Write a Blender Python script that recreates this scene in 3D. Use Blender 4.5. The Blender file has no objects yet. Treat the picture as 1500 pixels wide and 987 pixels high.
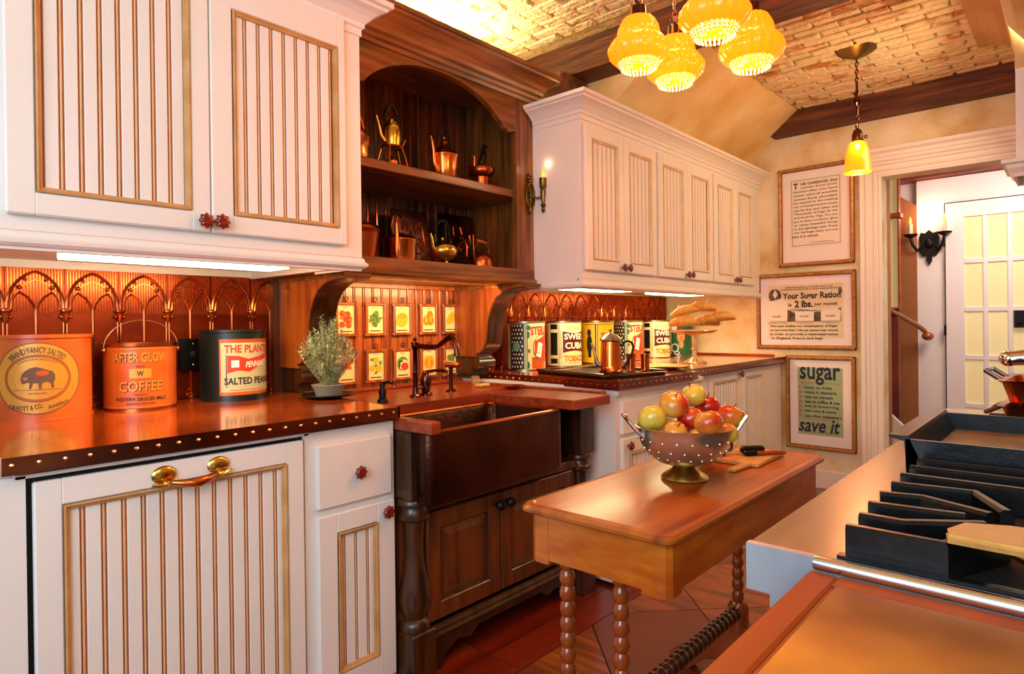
import bpy, bmesh, math, random
from mathutils import Vector, Matrix
R = random.Random(7)
PI = math.pi
S = bpy.context.scene
C = S.collection

# ------------------------------------------------------------------ camera
CAM = (0.0, 0.0, 1.2)
YAW, PIT, ROL, FPX = .7331, -.0029, -.0126, 928.8
fw = Vector((math.cos(YAW)*math.cos(PIT), math.sin(YAW)*math.cos(PIT), math.sin(PIT)))
rt0 = Vector((math.sin(YAW), -math.cos(YAW), 0)); up0 = rt0.cross(fw)
rt = rt0*math.cos(ROL) + up0*math.sin(ROL); up = -rt0*math.sin(ROL) + up0*math.cos(ROL)
cd = bpy.data.cameras.new('camera'); cam = bpy.data.objects.new('camera', cd); C.objects.link(cam)
M = Matrix((rt, up, -fw)).transposed().to_4x4(); M.translation = Vector(CAM)
cam.matrix_world = M
cd.sensor_width = 36; cd.lens = 36*FPX/1500
cd.shift_x = 3.92/1500; cd.shift_y = -16.14/1500
cd.clip_start = .02
S.camera = cam

def pix(P):
    q = Vector(P) - Vector(CAM); z = q.dot(fw)
    if z < .05: return (-9999, -9999)
    return 746.1 + FPX*q.dot(rt)/z, 477.4 - FPX*q.dot(up)/z

# ------------------------------------------------------------------ world, light, exposure
W = bpy.data.worlds.new('world'); S.world = W; W.use_nodes = True
W.node_tree.nodes['Background'].inputs[0].default_value = (.68, .83, 1.0, 1)
W.node_tree.nodes['Background'].inputs[1].default_value = .38
S.view_settings.view_transform = 'Standard'; S.view_settings.look = 'None'
S.view_settings.exposure = 0.0; S.view_settings.gamma = 1.0
S.view_settings.use_curve_mapping = False

def area(name, loc, target, sx, sy, power, col):
    l = bpy.data.lights.new(name, 'AREA'); l.shape = 'RECTANGLE'; l.size = sx; l.size_y = sy
    l.energy = power; l.color = col
    o = bpy.data.objects.new(name, l); C.objects.link(o); o.location = loc
    o.rotation_euler = (Vector(target)-Vector(loc)).to_track_quat('-Z', 'Y').to_euler(); return o
def point(name, loc, power, col, r=.03):
    l = bpy.data.lights.new(name, 'POINT'); l.energy = power; l.color = col; l.shadow_soft_size = r
    o = bpy.data.objects.new(name, l); C.objects.link(o); o.location = loc; return o
DAY = (.74, .87, 1.0); WARM = (1.0, .62, .26); WARM2 = (1.0, .74, .42)
area('daylight_window', (-1.3, .25, 1.75), (1.6, 1.9, 1.2), 1.6, 1.5, 51, DAY)
area('added_side_fill', (.3, -.62, 2.0), (1.9, 1.9, 1.1), 1.4, .9, 14, (1.0, .86, .70))  # added warm fill from the range side, not a real window
area('added_bounce_fill', (3.9, .2, 2.3), (3.6, 1.8, 1.2), .9, .5, 14, WARM2)  # added warm bounce fill for the right cabinet fronts, no fixture here
area('cabinet_top_light', (1.9, 2.30, 2.485), (1.9, 2.25, 2.75), .9, .12, 22, (1.0, .84, .42))
area('cabinet_top_light', (3.6, 2.25, 2.42), (3.6, 1.9, 2.75), 2.0, .1, 10, (1.0, .66, .22))
area('under_cabinet_light', (.78, 2.04, 1.390), (.8, 2.25, .9), .6, .06, 4.6, (1.0, .70, .36))
area('under_cabinet_light', (2.95, 2.03, 1.378), (2.95, 2.25, .9), .6, .05, 4, (1.0, .70, .36))
area('under_cabinet_light', (3.95, 2.03, 1.378), (4.1, 2.2, .9), .5, .05, 6, (1.0, .66, .30))
area('niche_light', (1.95, 2.2, 1.385), (1.95, 2.5, 1.1), .8, .05, 5, (1.0, .66, .28))
area('hall_light', (5.6, .2, 2.35), (6.3, .5, 1.2), .6, .6, 22, (1.0, .86, .78))

# ------------------------------------------------------------------ materials
def lin(h):
    h = h.lstrip('#'); v = [int(h[i:i+2], 16)/255 for i in (0, 2, 4)]
    return tuple((c/12.92 if c <= .04045 else ((c+.055)/1.055)**2.4) for c in v) + (1,)
MATS = {}
def mat(name, c1, c2=None, rough=.5, metal=0, scale=6, stretch=(1, 1, 1), bump=0, bscale=None, coat=0, emit=0, emitc=None, rand=0, detail=4, spec=.5, contrast=(.35, .65), c3=None, trans=0, bdist=.01):
    m = bpy.data.materials.new(name); m.use_nodes = True; n = m.node_tree.nodes; l = m.node_tree.links
    b = n['Principled BSDF']; b.inputs['Roughness'].default_value = rough; b.inputs['Metallic'].default_value = metal
    b.inputs['Specular IOR Level'].default_value = spec
    if coat: b.inputs['Coat Weight'].default_value = coat; b.inputs['Coat Roughness'].default_value = .12
    if trans: b.inputs['Transmission Weight'].default_value = trans
    a = lin(c1); b.inputs['Base Color'].default_value = a
    if c2 or bump:
        tc = n.new('ShaderNodeTexCoord'); mp = n.new('ShaderNodeMapping'); mp.inputs['Scale'].default_value = stretch
        l.new(tc.outputs['Object'], mp.inputs[0])
        vec = mp.outputs[0]
        if rand:
            oi = n.new('ShaderNodeObjectInfo'); ad = n.new('ShaderNodeVectorMath'); ad.operation = 'ADD'
            mu = n.new('ShaderNodeMath'); mu.operation = 'MULTIPLY'; mu.inputs[1].default_value = 37
            l.new(oi.outputs['Random'], mu.inputs[0]); l.new(vec, ad.inputs[0]); l.new(mu.outputs[0], ad.inputs[1]); vec = ad.outputs[0]
    if c2:
        t = n.new('ShaderNodeTexNoise'); t.inputs['Scale'].default_value = scale; t.inputs['Detail'].default_value = detail
        l.new(vec, t.inputs['Vector'])
        r = n.new('ShaderNodeValToRGB'); r.color_ramp.elements[0].color = a; r.color_ramp.elements[1].color = lin(c2)
        r.color_ramp.elements[0].position = contrast[0]; r.color_ramp.elements[1].position = contrast[1]
        if c3:
            e = r.color_ramp.elements.new((contrast[0]+contrast[1])/2); e.color = lin(c3)
        fac = t.outputs[0]
        if rand:
            m1 = n.new('ShaderNodeMath'); m1.operation = 'SUBTRACT'; m1.inputs[1].default_value = .5
            m2 = n.new('ShaderNodeMath'); m2.operation = 'MULTIPLY_ADD'; m2.inputs[1].default_value = rand
            l.new(oi.outputs['Random'], m1.inputs[0]); l.new(m1.outputs[0], m2.inputs[0]); l.new(fac, m2.inputs[2]); fac = m2.outputs[0]
        l.new(fac, r.inputs[0]); l.new(r.outputs[0], b.inputs['Base Color'])
    if bump:
        t2 = n.new('ShaderNodeTexNoise'); t2.inputs['Scale'].default_value = bscale or scale*3; t2.inputs['Detail'].default_value = 3
        l.new(vec, t2.inputs['Vector'])
        bu = n.new('ShaderNodeBump'); bu.inputs['Strength'].default_value = bump; bu.inputs['Distance'].default_value = bdist
        l.new(t2.outputs[0], bu.inputs['Height']); l.new(bu.outputs[0], b.inputs['Normal'])
    if emit:
        b.inputs['Emission Color'].default_value = lin(emitc or c1); b.inputs['Emission Strength'].default_value = emit
    MATS[name] = m; return m
m_cream = mat('painted_cream', '#efe9e4', '#ebe4dc', rough=.42, scale=3, bump=.03, bscale=60)
m_glaze = mat('amber_glaze', '#b0703a', '#c98f52', rough=.55, scale=20)
m_glaze_dark = mat('orange_glaze', '#a44a14', '#b65a20', rough=.6, scale=20)
m_mould = mat('glazed_moulding', '#d2a068', '#c08848', rough=.5, scale=14)
m_beadc = mat('glazed_bead', '#e2bc8c', '#d8a870', rough=.5, scale=14)
m_mould_p = mat('pale_moulding', '#e6cfa8', '#dcbf90', rough=.5, scale=14)
m_glaze_p = mat('pale_glaze', '#c08c4c', '#cc9a5c', rough=.6, scale=20)
m_hutch = mat('stained_oak', '#5a300f', '#9c6026', rough=.42, scale=5, stretch=(6, 6, .5), bump=.12, bscale=14, c3='#7e4818', coat=.15)
m_hutch_h = mat('stained_oak_level', '#5e3110', '#9c6026', rough=.42, scale=5, stretch=(.5, 6, 6), bump=.12, bscale=14, c3='#824a18', coat=.15)
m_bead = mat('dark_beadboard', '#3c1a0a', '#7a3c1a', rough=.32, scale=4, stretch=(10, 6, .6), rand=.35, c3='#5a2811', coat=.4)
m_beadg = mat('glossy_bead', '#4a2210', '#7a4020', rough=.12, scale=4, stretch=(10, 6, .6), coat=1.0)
m_niche = mat('red_stained_wood', '#7c340e', '#b95d1c', rough=.35, scale=4, stretch=(8, 8, .6), rand=.2, coat=.4)
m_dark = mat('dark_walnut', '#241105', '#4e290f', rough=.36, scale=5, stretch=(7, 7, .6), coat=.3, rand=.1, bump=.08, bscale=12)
m_sinkw = mat('sink_cabinet_wood', '#341507', '#6c3413', rough=.35, scale=4, stretch=(7, 7, .6), coat=.35, rand=.25)
m_cherry = mat('cherry_counter', '#74240a', '#9c3e14', rough=.34, scale=4, stretch=(.6, 7, 7), coat=.15)
m_table = mat('honey_maple', '#84340a', '#b0601a', rough=.34, scale=3, stretch=(.8, 7, 5), coat=.25, c3='#a65414')
m_apron = mat('maple_apron', '#b0500c', '#ca701a', rough=.28, scale=4, stretch=(2, 2, 8), coat=.5)
m_legw = mat('turned_maple', '#8c3a0e', '#a84e18', rough=.2, scale=6, coat=.7)
m_stretch = mat('dark_turned_wood', '#3a160a', '#5e2712', rough=.25, scale=6, coat=.6)
m_block = mat('island_border_wood', '#8e360a', '#a04a14', rough=.55, scale=3, stretch=(.6, 5, 5), spec=.25)
m_inlay = mat('aged_copper_inlay', '#7e4c10', '#c08c2a', rough=.48, metal=.25, scale=5, c3='#a06a1a', contrast=(.3, .7), bump=.05, bscale=9)
m_copper = mat('polished_copper', '#cc682c', '#e48c4c', rough=.2, metal=1, scale=4, bump=.06, bscale=14)
m_copper_d = mat('old_copper', '#96451f', '#c06c3a', rough=.28, metal=1, scale=7)
m_ctop = mat('copper_countertop', '#a83a0c', '#c2541a', rough=.12, metal=.35, coat=.7, scale=2.5, bump=.03, bscale=6)
m_cedge = mat('copper_edge_band', '#7a4634', '#9a6450', rough=.22, metal=1, scale=3, stretch=(1, 1, 3))
m_rivet = mat('rivet_copper', '#e2a27a', rough=.2, metal=1)
m_tin = mat('embossed_copper_panel', '#6c1c06', '#8e320c', rough=.27, metal=.7, scale=5, bump=.05, bscale=30, c3='#7e2808')
m_relief = mat('embossed_relief', '#9a3c14', '#b86030', rough=.2, metal=.85, scale=8)
m_hammer = mat('hammered_bronze', '#35170c', '#54281a', rough=.3, metal=.75, scale=4, bump=.5, bscale=55, bdist=.004)
m_bronze = mat('oiled_bronze', '#4a2a20', '#73453a', rough=.22, metal=1, scale=8)
m_brass = mat('old_brass', '#cca23e', '#e8c86c', rough=.22, metal=1, scale=9)
m_brass_d = mat('dark_brass', '#6a5526', '#8f7740', rough=.35, metal=1, scale=9)
m_iron = mat('wrought_iron', '#17100c', rough=.45, metal=.6)
m_castiron = mat('cast_iron', '#101215', '#1a1b1e', rough=.30, metal=.45, scale=30, bump=.15, bscale=90, bdist=.003)
m_steel = mat('brushed_steel', '#a69c94', '#b8aea4', rough=.26, metal=1, scale=3, stretch=(1, 14, 1))
m_satin = mat('satin_steel', '#a8adb8', '#c4c8d2', rough=.4, metal=.55, scale=4, stretch=(1, 3, 1))
m_chrome = mat('chrome', '#e0e0e4', rough=.08, metal=1)
m_pewter = mat('pewter', '#bcb09a', '#d6cab2', rough=.24, metal=.85, scale=7, bump=.12, bscale=50, bdist=.003)
m_pewter_d = mat('brassy_foot', '#9c8038', '#b59a55', rough=.3, metal=1, scale=7)
m_black = mat('black_gap', '#050404', rough=.8)
m_knob = mat('red_glass_knob', '#5a1006', '#842010', rough=.14, scale=20, coat=.6)
m_plaster = mat('golden_plaster', '#d8b168', '#e9d6a4', rough=.8, scale=3.5, c3='#e2c48a', bump=.5, bscale=11, detail=8, contrast=(.3, .7), bdist=.02)
m_plaster2 = mat('pale_plaster', '#cfa866', '#f0e6cc', rough=.8, scale=4, c3='#e6d3a8', bump=.6, bscale=9, detail=8, contrast=(.3, .7), bdist=.02)
m_brick = mat('old_brick', '#bc7c48', '#e8d4a8', rough=.85, scale=9, c3='#e2c694', rand=.40, bump=.9, bscale=30, detail=6, contrast=(.22, .5), bdist=.02)
m_mortar = mat('ceiling_mortar', '#cdb078', '#e0cc9c', rough=.9, scale=8, bump=.6, bscale=25, bdist=.02)
m_beam = mat('beam_wood', '#44200c', '#74401c', rough=.6, scale=4, stretch=(5, .6, 5), bump=.4, bscale=9, c3='#5c2f13', bdist=.02)
m_floor = mat('parquet', '#7a3a0e', '#a85a1a', rough=.3, scale=3, stretch=(9, 1.2, 1), rand=.35, coat=.3, c3='#7e4214')
m_floor_r = mat('red_floor_board', '#6a1c08', '#8c2c10', rough=.3, scale=3, stretch=(.6, 6, 1), rand=.2, coat=.4)
m_grout = mat('floor_joint', '#2a1207', rough=.8)
m_white = mat('white_paint', '#f0e2da', rough=.5)
m_trim = mat('trim_white', '#efe4dc', rough=.45)
m_brownwall = mat('brown_wallpaper', '#9a5a2c', '#ab6a38', rough=.8, scale=90)
m_beamred = mat('red_beam', '#6a2410', '#8a3418', rough=.5, scale=4)
m_mat = mat('poster_mat', '#f0e4e4', rough=.7)
m_paper = mat('aged_paper', '#e0cda8', '#e9d8b8', rough=.7, scale=12)
m_paper2 = mat('white_paper', '#ece2d6', rough=.7)
m_green = mat('sage_poster', '#9caf84', '#a8b98e', rough=.7, scale=8)
m_ink = mat('black_ink', '#15161c', rough=.6)
m_ink2 = mat('brown_ink', '#5a3a26', rough=.6)
m_red = mat('red_ink', '#c43018', rough=.5)
m_navy = mat('navy_ink', '#12203a', rough=.6)
m_gold = mat('rope_gold', '#d0883a', '#e8b466', rough=.4, metal=.4, scale=40)
m_ropedark = mat('rope_dark', '#6e3210', rough=.6)
m_glass = mat('picture_glass', '#ffffff', rough=.02, trans=1)
m_amber = mat('amber_shade_glass', '#d87810', rough=.15, emit=.8, emitc='#ff8e14')
_n = m_amber.node_tree.nodes; _l = m_amber.node_tree.links
_t = _n.new('ShaderNodeBsdfTranslucent'); _t.inputs[0].default_value = (.85, .20, .012, 1)
_m = _n.new('ShaderNodeAddShader'); _l.new(_n['Principled BSDF'].outputs[0], _m.inputs[0]); _l.new(_t.outputs[0], _m.inputs[1]); _l.new(_m.outputs[0], _n['Material Output'].inputs[0])
m_amber2 = mat('bulb_glow', '#ffe0a0', rough=.2, emit=7, emitc='#ffc060')
m_bead_g = mat('crystal_bead', '#f0c890', rough=.05, emit=.2, emitc='#ffb050')
m_lamp = mat('lit_tube', '#fff4d8', emit=14, emitc='#ffe9b0')
m_flame = mat('flame_bulb', '#ffb040', emit=2.2, emitc='#ff9a30')
m_candle = mat('candle_sleeve', '#e0b890', rough=.6)
m_leaf = mat('rosemary_leaf', '#7a8a5c', '#c0c694', rough=.6, scale=30, rand=0)
m_pot = mat('stone_pot', '#8a8470', rough=.7)
m_label_g = mat('tin_green', '#1f5a3c', '#2a7048', rough=.35, scale=8)
m_label_c = mat('tin_cream', '#d8c890', '#e6dca8', rough=.35, scale=8)
m_label_m = mat('tin_maroon', '#4c100c', rough=.35)
m_label_y = mat('tin_yellow', '#e0b818', rough=.35)
m_label_o = mat('tin_orange', '#a84410', '#bd5c1e', rough=.3, scale=6)
m_label_b = mat('tin_blackgreen', '#0a1612', rough=.35)
m_label_gold = mat('tin_gold', '#c48a30', rough=.35, metal=.3)
m_label_grey = mat('tin_sage', '#a6a880', '#b4b48c', rough=.4, scale=8)
m_label_w = mat('tin_white', '#efe8d0', rough=.4)
m_label_lg = mat('tin_mint', '#58a878', rough=.4)
m_skin = mat('printed_face', '#d8955a', rough=.5)
m_tinrim = mat('tin_rim', '#a89878', rough=.3, metal=1)
m_bread = mat('bread_crust', '#c07a28', '#e0a850', rough=.6, scale=14, bump=.3, bscale=20)
m_clear = mat('clear_glass', '#f6e0b8', rough=.05, trans=.85)
m_blue = mat('blue_enamel', '#0c1c38', rough=.15)
m_lightwood = mat('light_wood_strip', '#c88a40', '#dba860', rough=.5, scale=10, stretch=(1, 8, 8))
m_apple_s = mat('apple_stem', '#3a2410', rough=.7)
m_pane = mat('frosted_yellow_pane', '#e4d49a', rough=.35, emit=.22, emitc='#ffe09a')
m_tan = mat('tan_metal', '#b08a4c', '#c4a060', rough=.35, metal=.8, scale=6, bump=.4, bscale=14)
m_sinkin = mat('sink_inside', '#1c0d08', rough=.35, metal=.6)
m_fruit_o = mat('print_orange', '#e07a18', rough=.7); m_fruit_y = mat('print_yellow', '#e8b41c', rough=.7)
m_fruit_r = mat('print_red', '#d8401c', rough=.7); m_fruit_g = mat('print_green', '#6a8a34', rough=.7); m_card = mat('seed_card', '#f2e2a0', rough=.6)
def apple_mat(nm, a, b, c):
    return mat(nm, a, b, rough=.2, scale=9, c3=c, coat=.5, contrast=(.36, .66), rand=.12, detail=2)
m_ap = [apple_mat('apple_yellow', '#d8b838', '#d0601c', '#dcc448'), apple_mat('apple_red', '#a8100c', '#d04a1c', '#b81810'), apple_mat('apple_blush', '#dcb048', '#c42814', '#d88a30')]

# ------------------------------------------------------------------ mesh builder
class MB:
    def __init__(s): s.v = []; s.f = []; s.sm = []
    def add(s, vs, fs, smooth=False):
        o = len(s.v); s.v += [tuple(v) for v in vs]; s.f += [tuple(i+o for i in f) for f in fs]; s.sm += [smooth]*len(fs); return s
    def box(s, x0, x1, y0, y1, z0, z1, bev=0):
        if x0 > x1: x0, x1 = x1, x0
        if y0 > y1: y0, y1 = y1, y0
        if z0 > z1: z0, z1 = z1, z0
        if bev:
            b = min(bev, (x1-x0)*.45, (y1-y0)*.45, (z1-z0)*.45)
            vs = []; 
            for ax in range(3):
                for sx in (0, 1):
                    for sy in (0, 1):
                        for sz in (0, 1):
                            p = [x1 if sx else x0, y1 if sy else y0, z1 if sz else z0]
                            for k, sg in enumerate((sx, sy, sz)):
                                if k != ax: p[k] += -b if sg else b
                            vs.append(p)
            def I(ax, a, b_, c): return ax*8 + a*4 + b_*2 + c
            fs = []
            fs += [(I(0,0,0,0), I(0,0,0,1), I(0,0,1,1), I(0,0,1,0)), (I(0,1,0,0), I(0,1,1,0), I(0,1,1,1), I(0,1,0,1))]
            fs += [(I(1,0,0,0), I(1,1,0,0), I(1,1,0,1), I(1,0,0,1)), (I(1,0,1,0), I(1,0,1,1), I(1,1,1,1), I(1,1,1,0))]
            fs += [(I(2,0,0,0), I(2,0,1,0), I(2,1,1,0), I(2,1,0,0)), (I(2,0,0,1), I(2,1,0,1), I(2,1,1,1), I(2,0,1,1))]
            for a in (0, 1):
                for c in (0, 1):
                    fs.append((I(1,0,a,c), I(1,1,a,c), I(2,1,a,c), I(2,0,a,c)))
                    fs.append((I(0,a,0,c), I(0,a,1,c), I(2,a,1,c), I(2,a,0,c)))
                    fs.append((I(0,a,c,0), I(0,a,c,1), I(1,a,c,1), I(1,a,c,0)))
                    for d in (0, 1): fs.append((I(0,a,c,d), I(1,a,c,d), I(2,a,c,d)))
            return s.add(vs, fs)
        vs = [(x, y, z) for x in (x0, x1) for y in (y0, y1) for z in (z0, z1)]
        return s.add(vs, [(0,1,3,2), (4,6,7,5), (0,4,5,1), (2,3,7,6), (0,2,6,4), (1,5,7,3)])
    def prism(s, poly, axis, a, b, smooth=False):
        n = len(poly)
        def P(p, t): return (t, p[0], p[1]) if axis == 'x' else ((p[0], t, p[1]) if axis == 'y' else (p[0], p[1], t))
        vs = [P(p, a) for p in poly] + [P(p, b) for p in poly]
        return s.add(vs, [tuple(range(n)), tuple(range(2*n-1, n-1, -1))] + [(i, (i+1) % n, n+(i+1) % n, n+i) for i in range(n)], smooth)
    def lathe(s, prof, c=(0, 0, 0), seg=24, axis='z', lobes=0, amp=0, cap=True):
        vs = []; n = len(prof)
        for r, h in prof:
            for k in range(seg):
                a = 2*PI*k/seg; rr = r*(1+amp*math.cos(lobes*a)) if lobes else r
                x, y = rr*math.cos(a), rr*math.sin(a)
                p = (x, y, h) if axis == 'z' else ((x, h, y) if axis == 'y' else (h, x, y))
                vs.append((p[0]+c[0], p[1]+c[1], p[2]+c[2]))
        fs = []
        for i in range(n-1):
            for k in range(seg):
                k2 = (k+1) % seg; fs.append((i*seg+k, i*seg+k2, (i+1)*seg+k2, (i+1)*seg+k))
        if cap: fs += [tuple(range(seg))[::-1], tuple(range((n-1)*seg, n*seg))]
        return s.add(vs, fs, True)
    def tube(s, pts, r, seg=8, close=False, flat=1):
        pts = [Vector(p) for p in pts]; n = len(pts); rs = r if isinstance(r, (list, tuple)) else [r]*n
        vs = []; prev = None
        for i, p in enumerate(pts):
            if close: t = pts[(i+1) % n]-pts[i-1]
            else: t = pts[min(i+1, n-1)]-pts[max(i-1, 0)]
            t.normalize()
            if prev is None:
                a = Vector((0, 0, 1)) if abs(t.z) < .9 else Vector((1, 0, 0)); u = t.cross(a).normalized()
            else:
                u = prev - t*prev.dot(t)
                u = u.normalized() if u.length > 1e-6 else t.orthogonal().normalized()
            prev = u; w = t.cross(u)
            for k in range(seg):
                an = 2*PI*k/seg; vs.append(p+u*rs[i]*math.cos(an)+w*rs[i]*flat*math.sin(an))
        fs = []
        for i in range(n if close else n-1):
            for k in range(seg):
                j = (i+1) % n; k2 = (k+1) % seg; fs.append((i*seg+k, i*seg+k2, j*seg+k2, j*seg+k))
        if not close: fs += [tuple(range(seg))[::-1], tuple(range((n-1)*seg, n*seg))]
        return s.add(vs, fs, True)
    def ball(s, c, r, seg=12, rings=8, sc=(1, 1, 1)):
        return s.lathe_raw(c, [(math.sin(PI*i/rings)*r, -math.cos(PI*i/rings)*r) for i in range(rings+1)], seg, sc)
    def lathe_raw(s, c, prof, seg, sc):
        vs = []
        for rr, h in prof:
            for k in range(seg):
                a = 2*PI*k/seg; vs.append((c[0]+rr*math.cos(a)*sc[0], c[1]+rr*math.sin(a)*sc[1], c[2]+h*sc[2]))
        fs = [(i*seg+k, i*seg+(k+1) % seg, (i+1)*seg+(k+1) % seg, (i+1)*seg+k) for i in range(len(prof)-1) for k in range(seg)]
        return s.add(vs, fs, True)
    def sweep(s, path, prof, ends=True):
        """profile [(out, z)] carried along an xy path, outward = right hand side, mitred"""
        P = [Vector(p) for p in path]; n = len(P); m = len(prof); vs = []
        for i in range(n):
            ns = []
            if i > 0: d = (P[i]-P[i-1]).normalized(); ns.append(Vector((d.y, -d.x)))
            if i < n-1: d = (P[i+1]-P[i]).normalized(); ns.append(Vector((d.y, -d.x)))
            o = ns[0] if len(ns) == 1 else (ns[0]+ns[1])/(1+ns[0].dot(ns[1]))
            for (a, z) in prof: vs.append((P[i].x+o.x*a, P[i].y+o.y*a, z))
        fs = [(i*m+k, (i+1)*m+k, (i+1)*m+(k+1) % m, i*m+(k+1) % m) for i in range(n-1) for k in range(m)]
        if ends: fs += [tuple(range(m)), tuple(range((n-1)*m, n*m))[::-1]]
        return s.add(vs, fs)
    def xf(s, M):
        s.v = [tuple(M @ Vector(v)) for v in s.v]; return s
    def join(s, o):
        k = len(s.v); s.v += o.v; s.f += [tuple(i+k for i in f) for f in o.f]; s.sm += o.sm; return s

def wloc(p):
    v = Vector((0, 0, 0))
    while p is not None: v += p.location; p = p.parent
    return v
def mkmesh(name, mb, m, off=Vector((0, 0, 0))):
    me = bpy.data.meshes.new(name)
    me.from_pydata([(v[0]-off.x, v[1]-off.y, v[2]-off.z) for v in mb.v], [], mb.f)
    me.polygons.foreach_set('use_smooth', mb.sm)
    me.materials.append(m)
    bm = bmesh.new(); bm.from_mesh(me); bmesh.ops.recalc_face_normals(bm, faces=bm.faces); bm.to_mesh(me); bm.free()
    return me
def obj(name, mb, m, parent=None, local=False, smooth_angle=None, **tags):
    off = Vector((0, 0, 0)) if local else wloc(parent)
    me = mb if isinstance(mb, bpy.types.Mesh) else mkmesh(name, mb, m, off)
    o = bpy.data.objects.new(name, me); C.objects.link(o); o.parent = parent
    for k, v in tags.items(): o[k] = v
    if isinstance(mb, MB) and any(mb.sm):
        try: me.set_sharp_from_angle(angle=math.radians(38))
        except Exception: pass
    return o
def thing(name, label, cat, loc=(0, 0, 0), rz=0, group=None):
    o = bpy.data.objects.new(name, None); C.objects.link(o); o.location = loc; o.rotation_euler = (0, 0, rz)
    o['label'] = label; o['category'] = cat; o.empty_display_size = .05
    if group: o['group'] = group
    return o
def struct(name, mb, m, parent=None, **k):
    o = obj(name, mb, m, parent, **k)
    if parent is None: o['kind'] = 'structure'
    return o
def place(mesh, name, parent, loc, rot=(0, 0, 0), sc=(1, 1, 1), world=True):
    o = bpy.data.objects.new(name, mesh); C.objects.link(o); o.parent = parent
    o.location = Vector(loc) - (wloc(parent) if world and parent else Vector((0, 0, 0))); o.rotation_euler = rot; o.scale = sc; return o
def copy_tree(o, parent=None):
    c = o.copy(); C.objects.link(c); c.parent = parent
    for ch in list(o.children): copy_tree(ch, c)
    return c

# ------------------------------------------------------------------ lettering
_tc = {}
def text_shape(s, bold=0.0):
    k = (s, bold)
    if k in _tc: return _tc[k]
    cu = bpy.data.curves.new('t', 'FONT'); cu.body = s; cu.size = 1; cu.offset = bold; cu.resolution_u = 2
    o = bpy.data.objects.new('t', cu); C.objects.link(o)
    dg = bpy.context.evaluated_depsgraph_get(); dg.update()
    me = bpy.data.meshes.new_from_object(o.evaluated_get(dg))
    v = [(p.co.x, p.co.y) for p in me.vertices]; f = [tuple(p.vertices) for p in me.polygons]
    bpy.data.objects.remove(o); bpy.data.curves.remove(cu); bpy.data.meshes.remove(me)
    x0 = min(p[0] for p in v); x1 = max(p[0] for p in v); y0 = min(p[1] for p in v); y1 = max(p[1] for p in v)
    _tc[k] = ([((p[0]-x0)/(x1-x0)-.5, (p[1]-y0)/(y1-y0)-.5) for p in v], f, (x1-x0)/(y1-y0)); return _tc[k]
def txt(mb, mp, s, cx, cy, w, h=None, bold=.01, arc=0, slant=0, rot=0, off=.0012):
    v, f, asp = text_shape(s, bold)
    if h is None: h = w/asp
    out = []
    for x, y in v:
        X = x*w + slant*y*h; Y = y*h
        if arc:
            a = X/arc; rr = arc + (Y if arc > 0 else Y); X, Y = rr*math.sin(a), rr*math.cos(a) - arc
        if rot: X, Y = X*math.cos(rot)-Y*math.sin(rot), X*math.sin(rot)+Y*math.cos(rot)
        out.append(mp(cx+X, cy+Y, off))
    mb.add(out, f)
def disc(mb, mp, cx, cy, rx, ry, off=.001, n=28, a0=0, a1=2*PI, rot=0):
    ring = []
    for i in range(n):
        a = a0+(a1-a0)*i/(n if a1-a0 > 6.28 else n-1); x, y = rx*math.cos(a), ry*math.sin(a)
        ring.append((cx+x*math.cos(rot)-y*math.sin(rot), cy+x*math.sin(rot)+y*math.cos(rot)))
    # fan of rings so it can bend round a tin
    vs = []; K = 4
    for k in range(1, K+1):
        for x, y in ring: vs.append(mp(cx+(x-cx)*k/K, cy+(y-cy)*k/K, off))
    vs.append(mp(cx, cy, off)); c = len(vs)-1
    closed = a1-a0 > 6.28; m = n if closed else n-1
    fs = [(c, i, (i+1) % n) for i in range(m)]
    for k in range(K-1):
        fs += [(k*n+i, k*n+(i+1) % n, (k+1)*n+(i+1) % n, (k+1)*n+i) for i in range(m)]
    mb.add(vs, fs)
def ringd(mb, mp, cx, cy, rx, ry, t, off=.0015, n=36, a0=0, a1=2*PI):
    vs = []
    for i in range(n+1):
        a = a0+(a1-a0)*i/n
        vs.append(mp(cx+rx*math.cos(a), cy+ry*math.sin(a), off)); vs.append(mp(cx+(rx-t)*math.cos(a), cy+(ry-t)*math.sin(a), off))
    mb.add(vs, [(2*i, 2*i+1, 2*i+3, 2*i+2) for i in range(n)])
def rectd(mb, mp, x0, x1, y0, y1, off=.001, n=8):
    vs = []
    for i in range(n+1):
        x = x0+(x1-x0)*i/n; vs += [mp(x, y0, off), mp(x, y1, off)]
    mb.add(vs, [(2*i, 2*i+2, 2*i+3, 2*i+1) for i in range(n)])
def polyd(mb, mp, pts, off=.001):
    mb.add([mp(x, y, off) for x, y in pts], [tuple(range(len(pts)))])
def fill(mb, mp, pts, off=.001, n=48):
    """a flat outline laid on a curved side in narrow strips"""
    x0 = min(p[0] for p in pts); x1 = max(p[0] for p in pts)
    for k in range(n):
        a, b = x0+(x1-x0)*k/n, x0+(x1-x0)*(k+1)/n; m = (a+b)/2; ys = []
        for (px, py), (qx, qy) in zip(pts, pts[1:]+pts[:1]):
            if (px-m)*(qx-m) < 0: ys.append((py+(qy-py)*(m-px)/(qx-px), (qy-py)/(qx-px)))
        ys.sort()
        for (l, dl), (h, dh) in zip(ys[::2], ys[1::2]):
            mb.add([mp(a, l-dl*(m-a), off), mp(b, l+dl*(b-m), off), mp(b, h+dh*(b-m), off), mp(a, h-dh*(m-a), off)], [(0, 1, 2, 3)])
def cyl_map(cx, cy, z0, r, face):
    """u metres round the tin (0 = the direction `face`), v metres up"""
    def f(u, v, off):
        a = face + u/r; return (cx+(r+off)*math.cos(a), cy+(r+off)*math.sin(a), z0+v)
    return f

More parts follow.
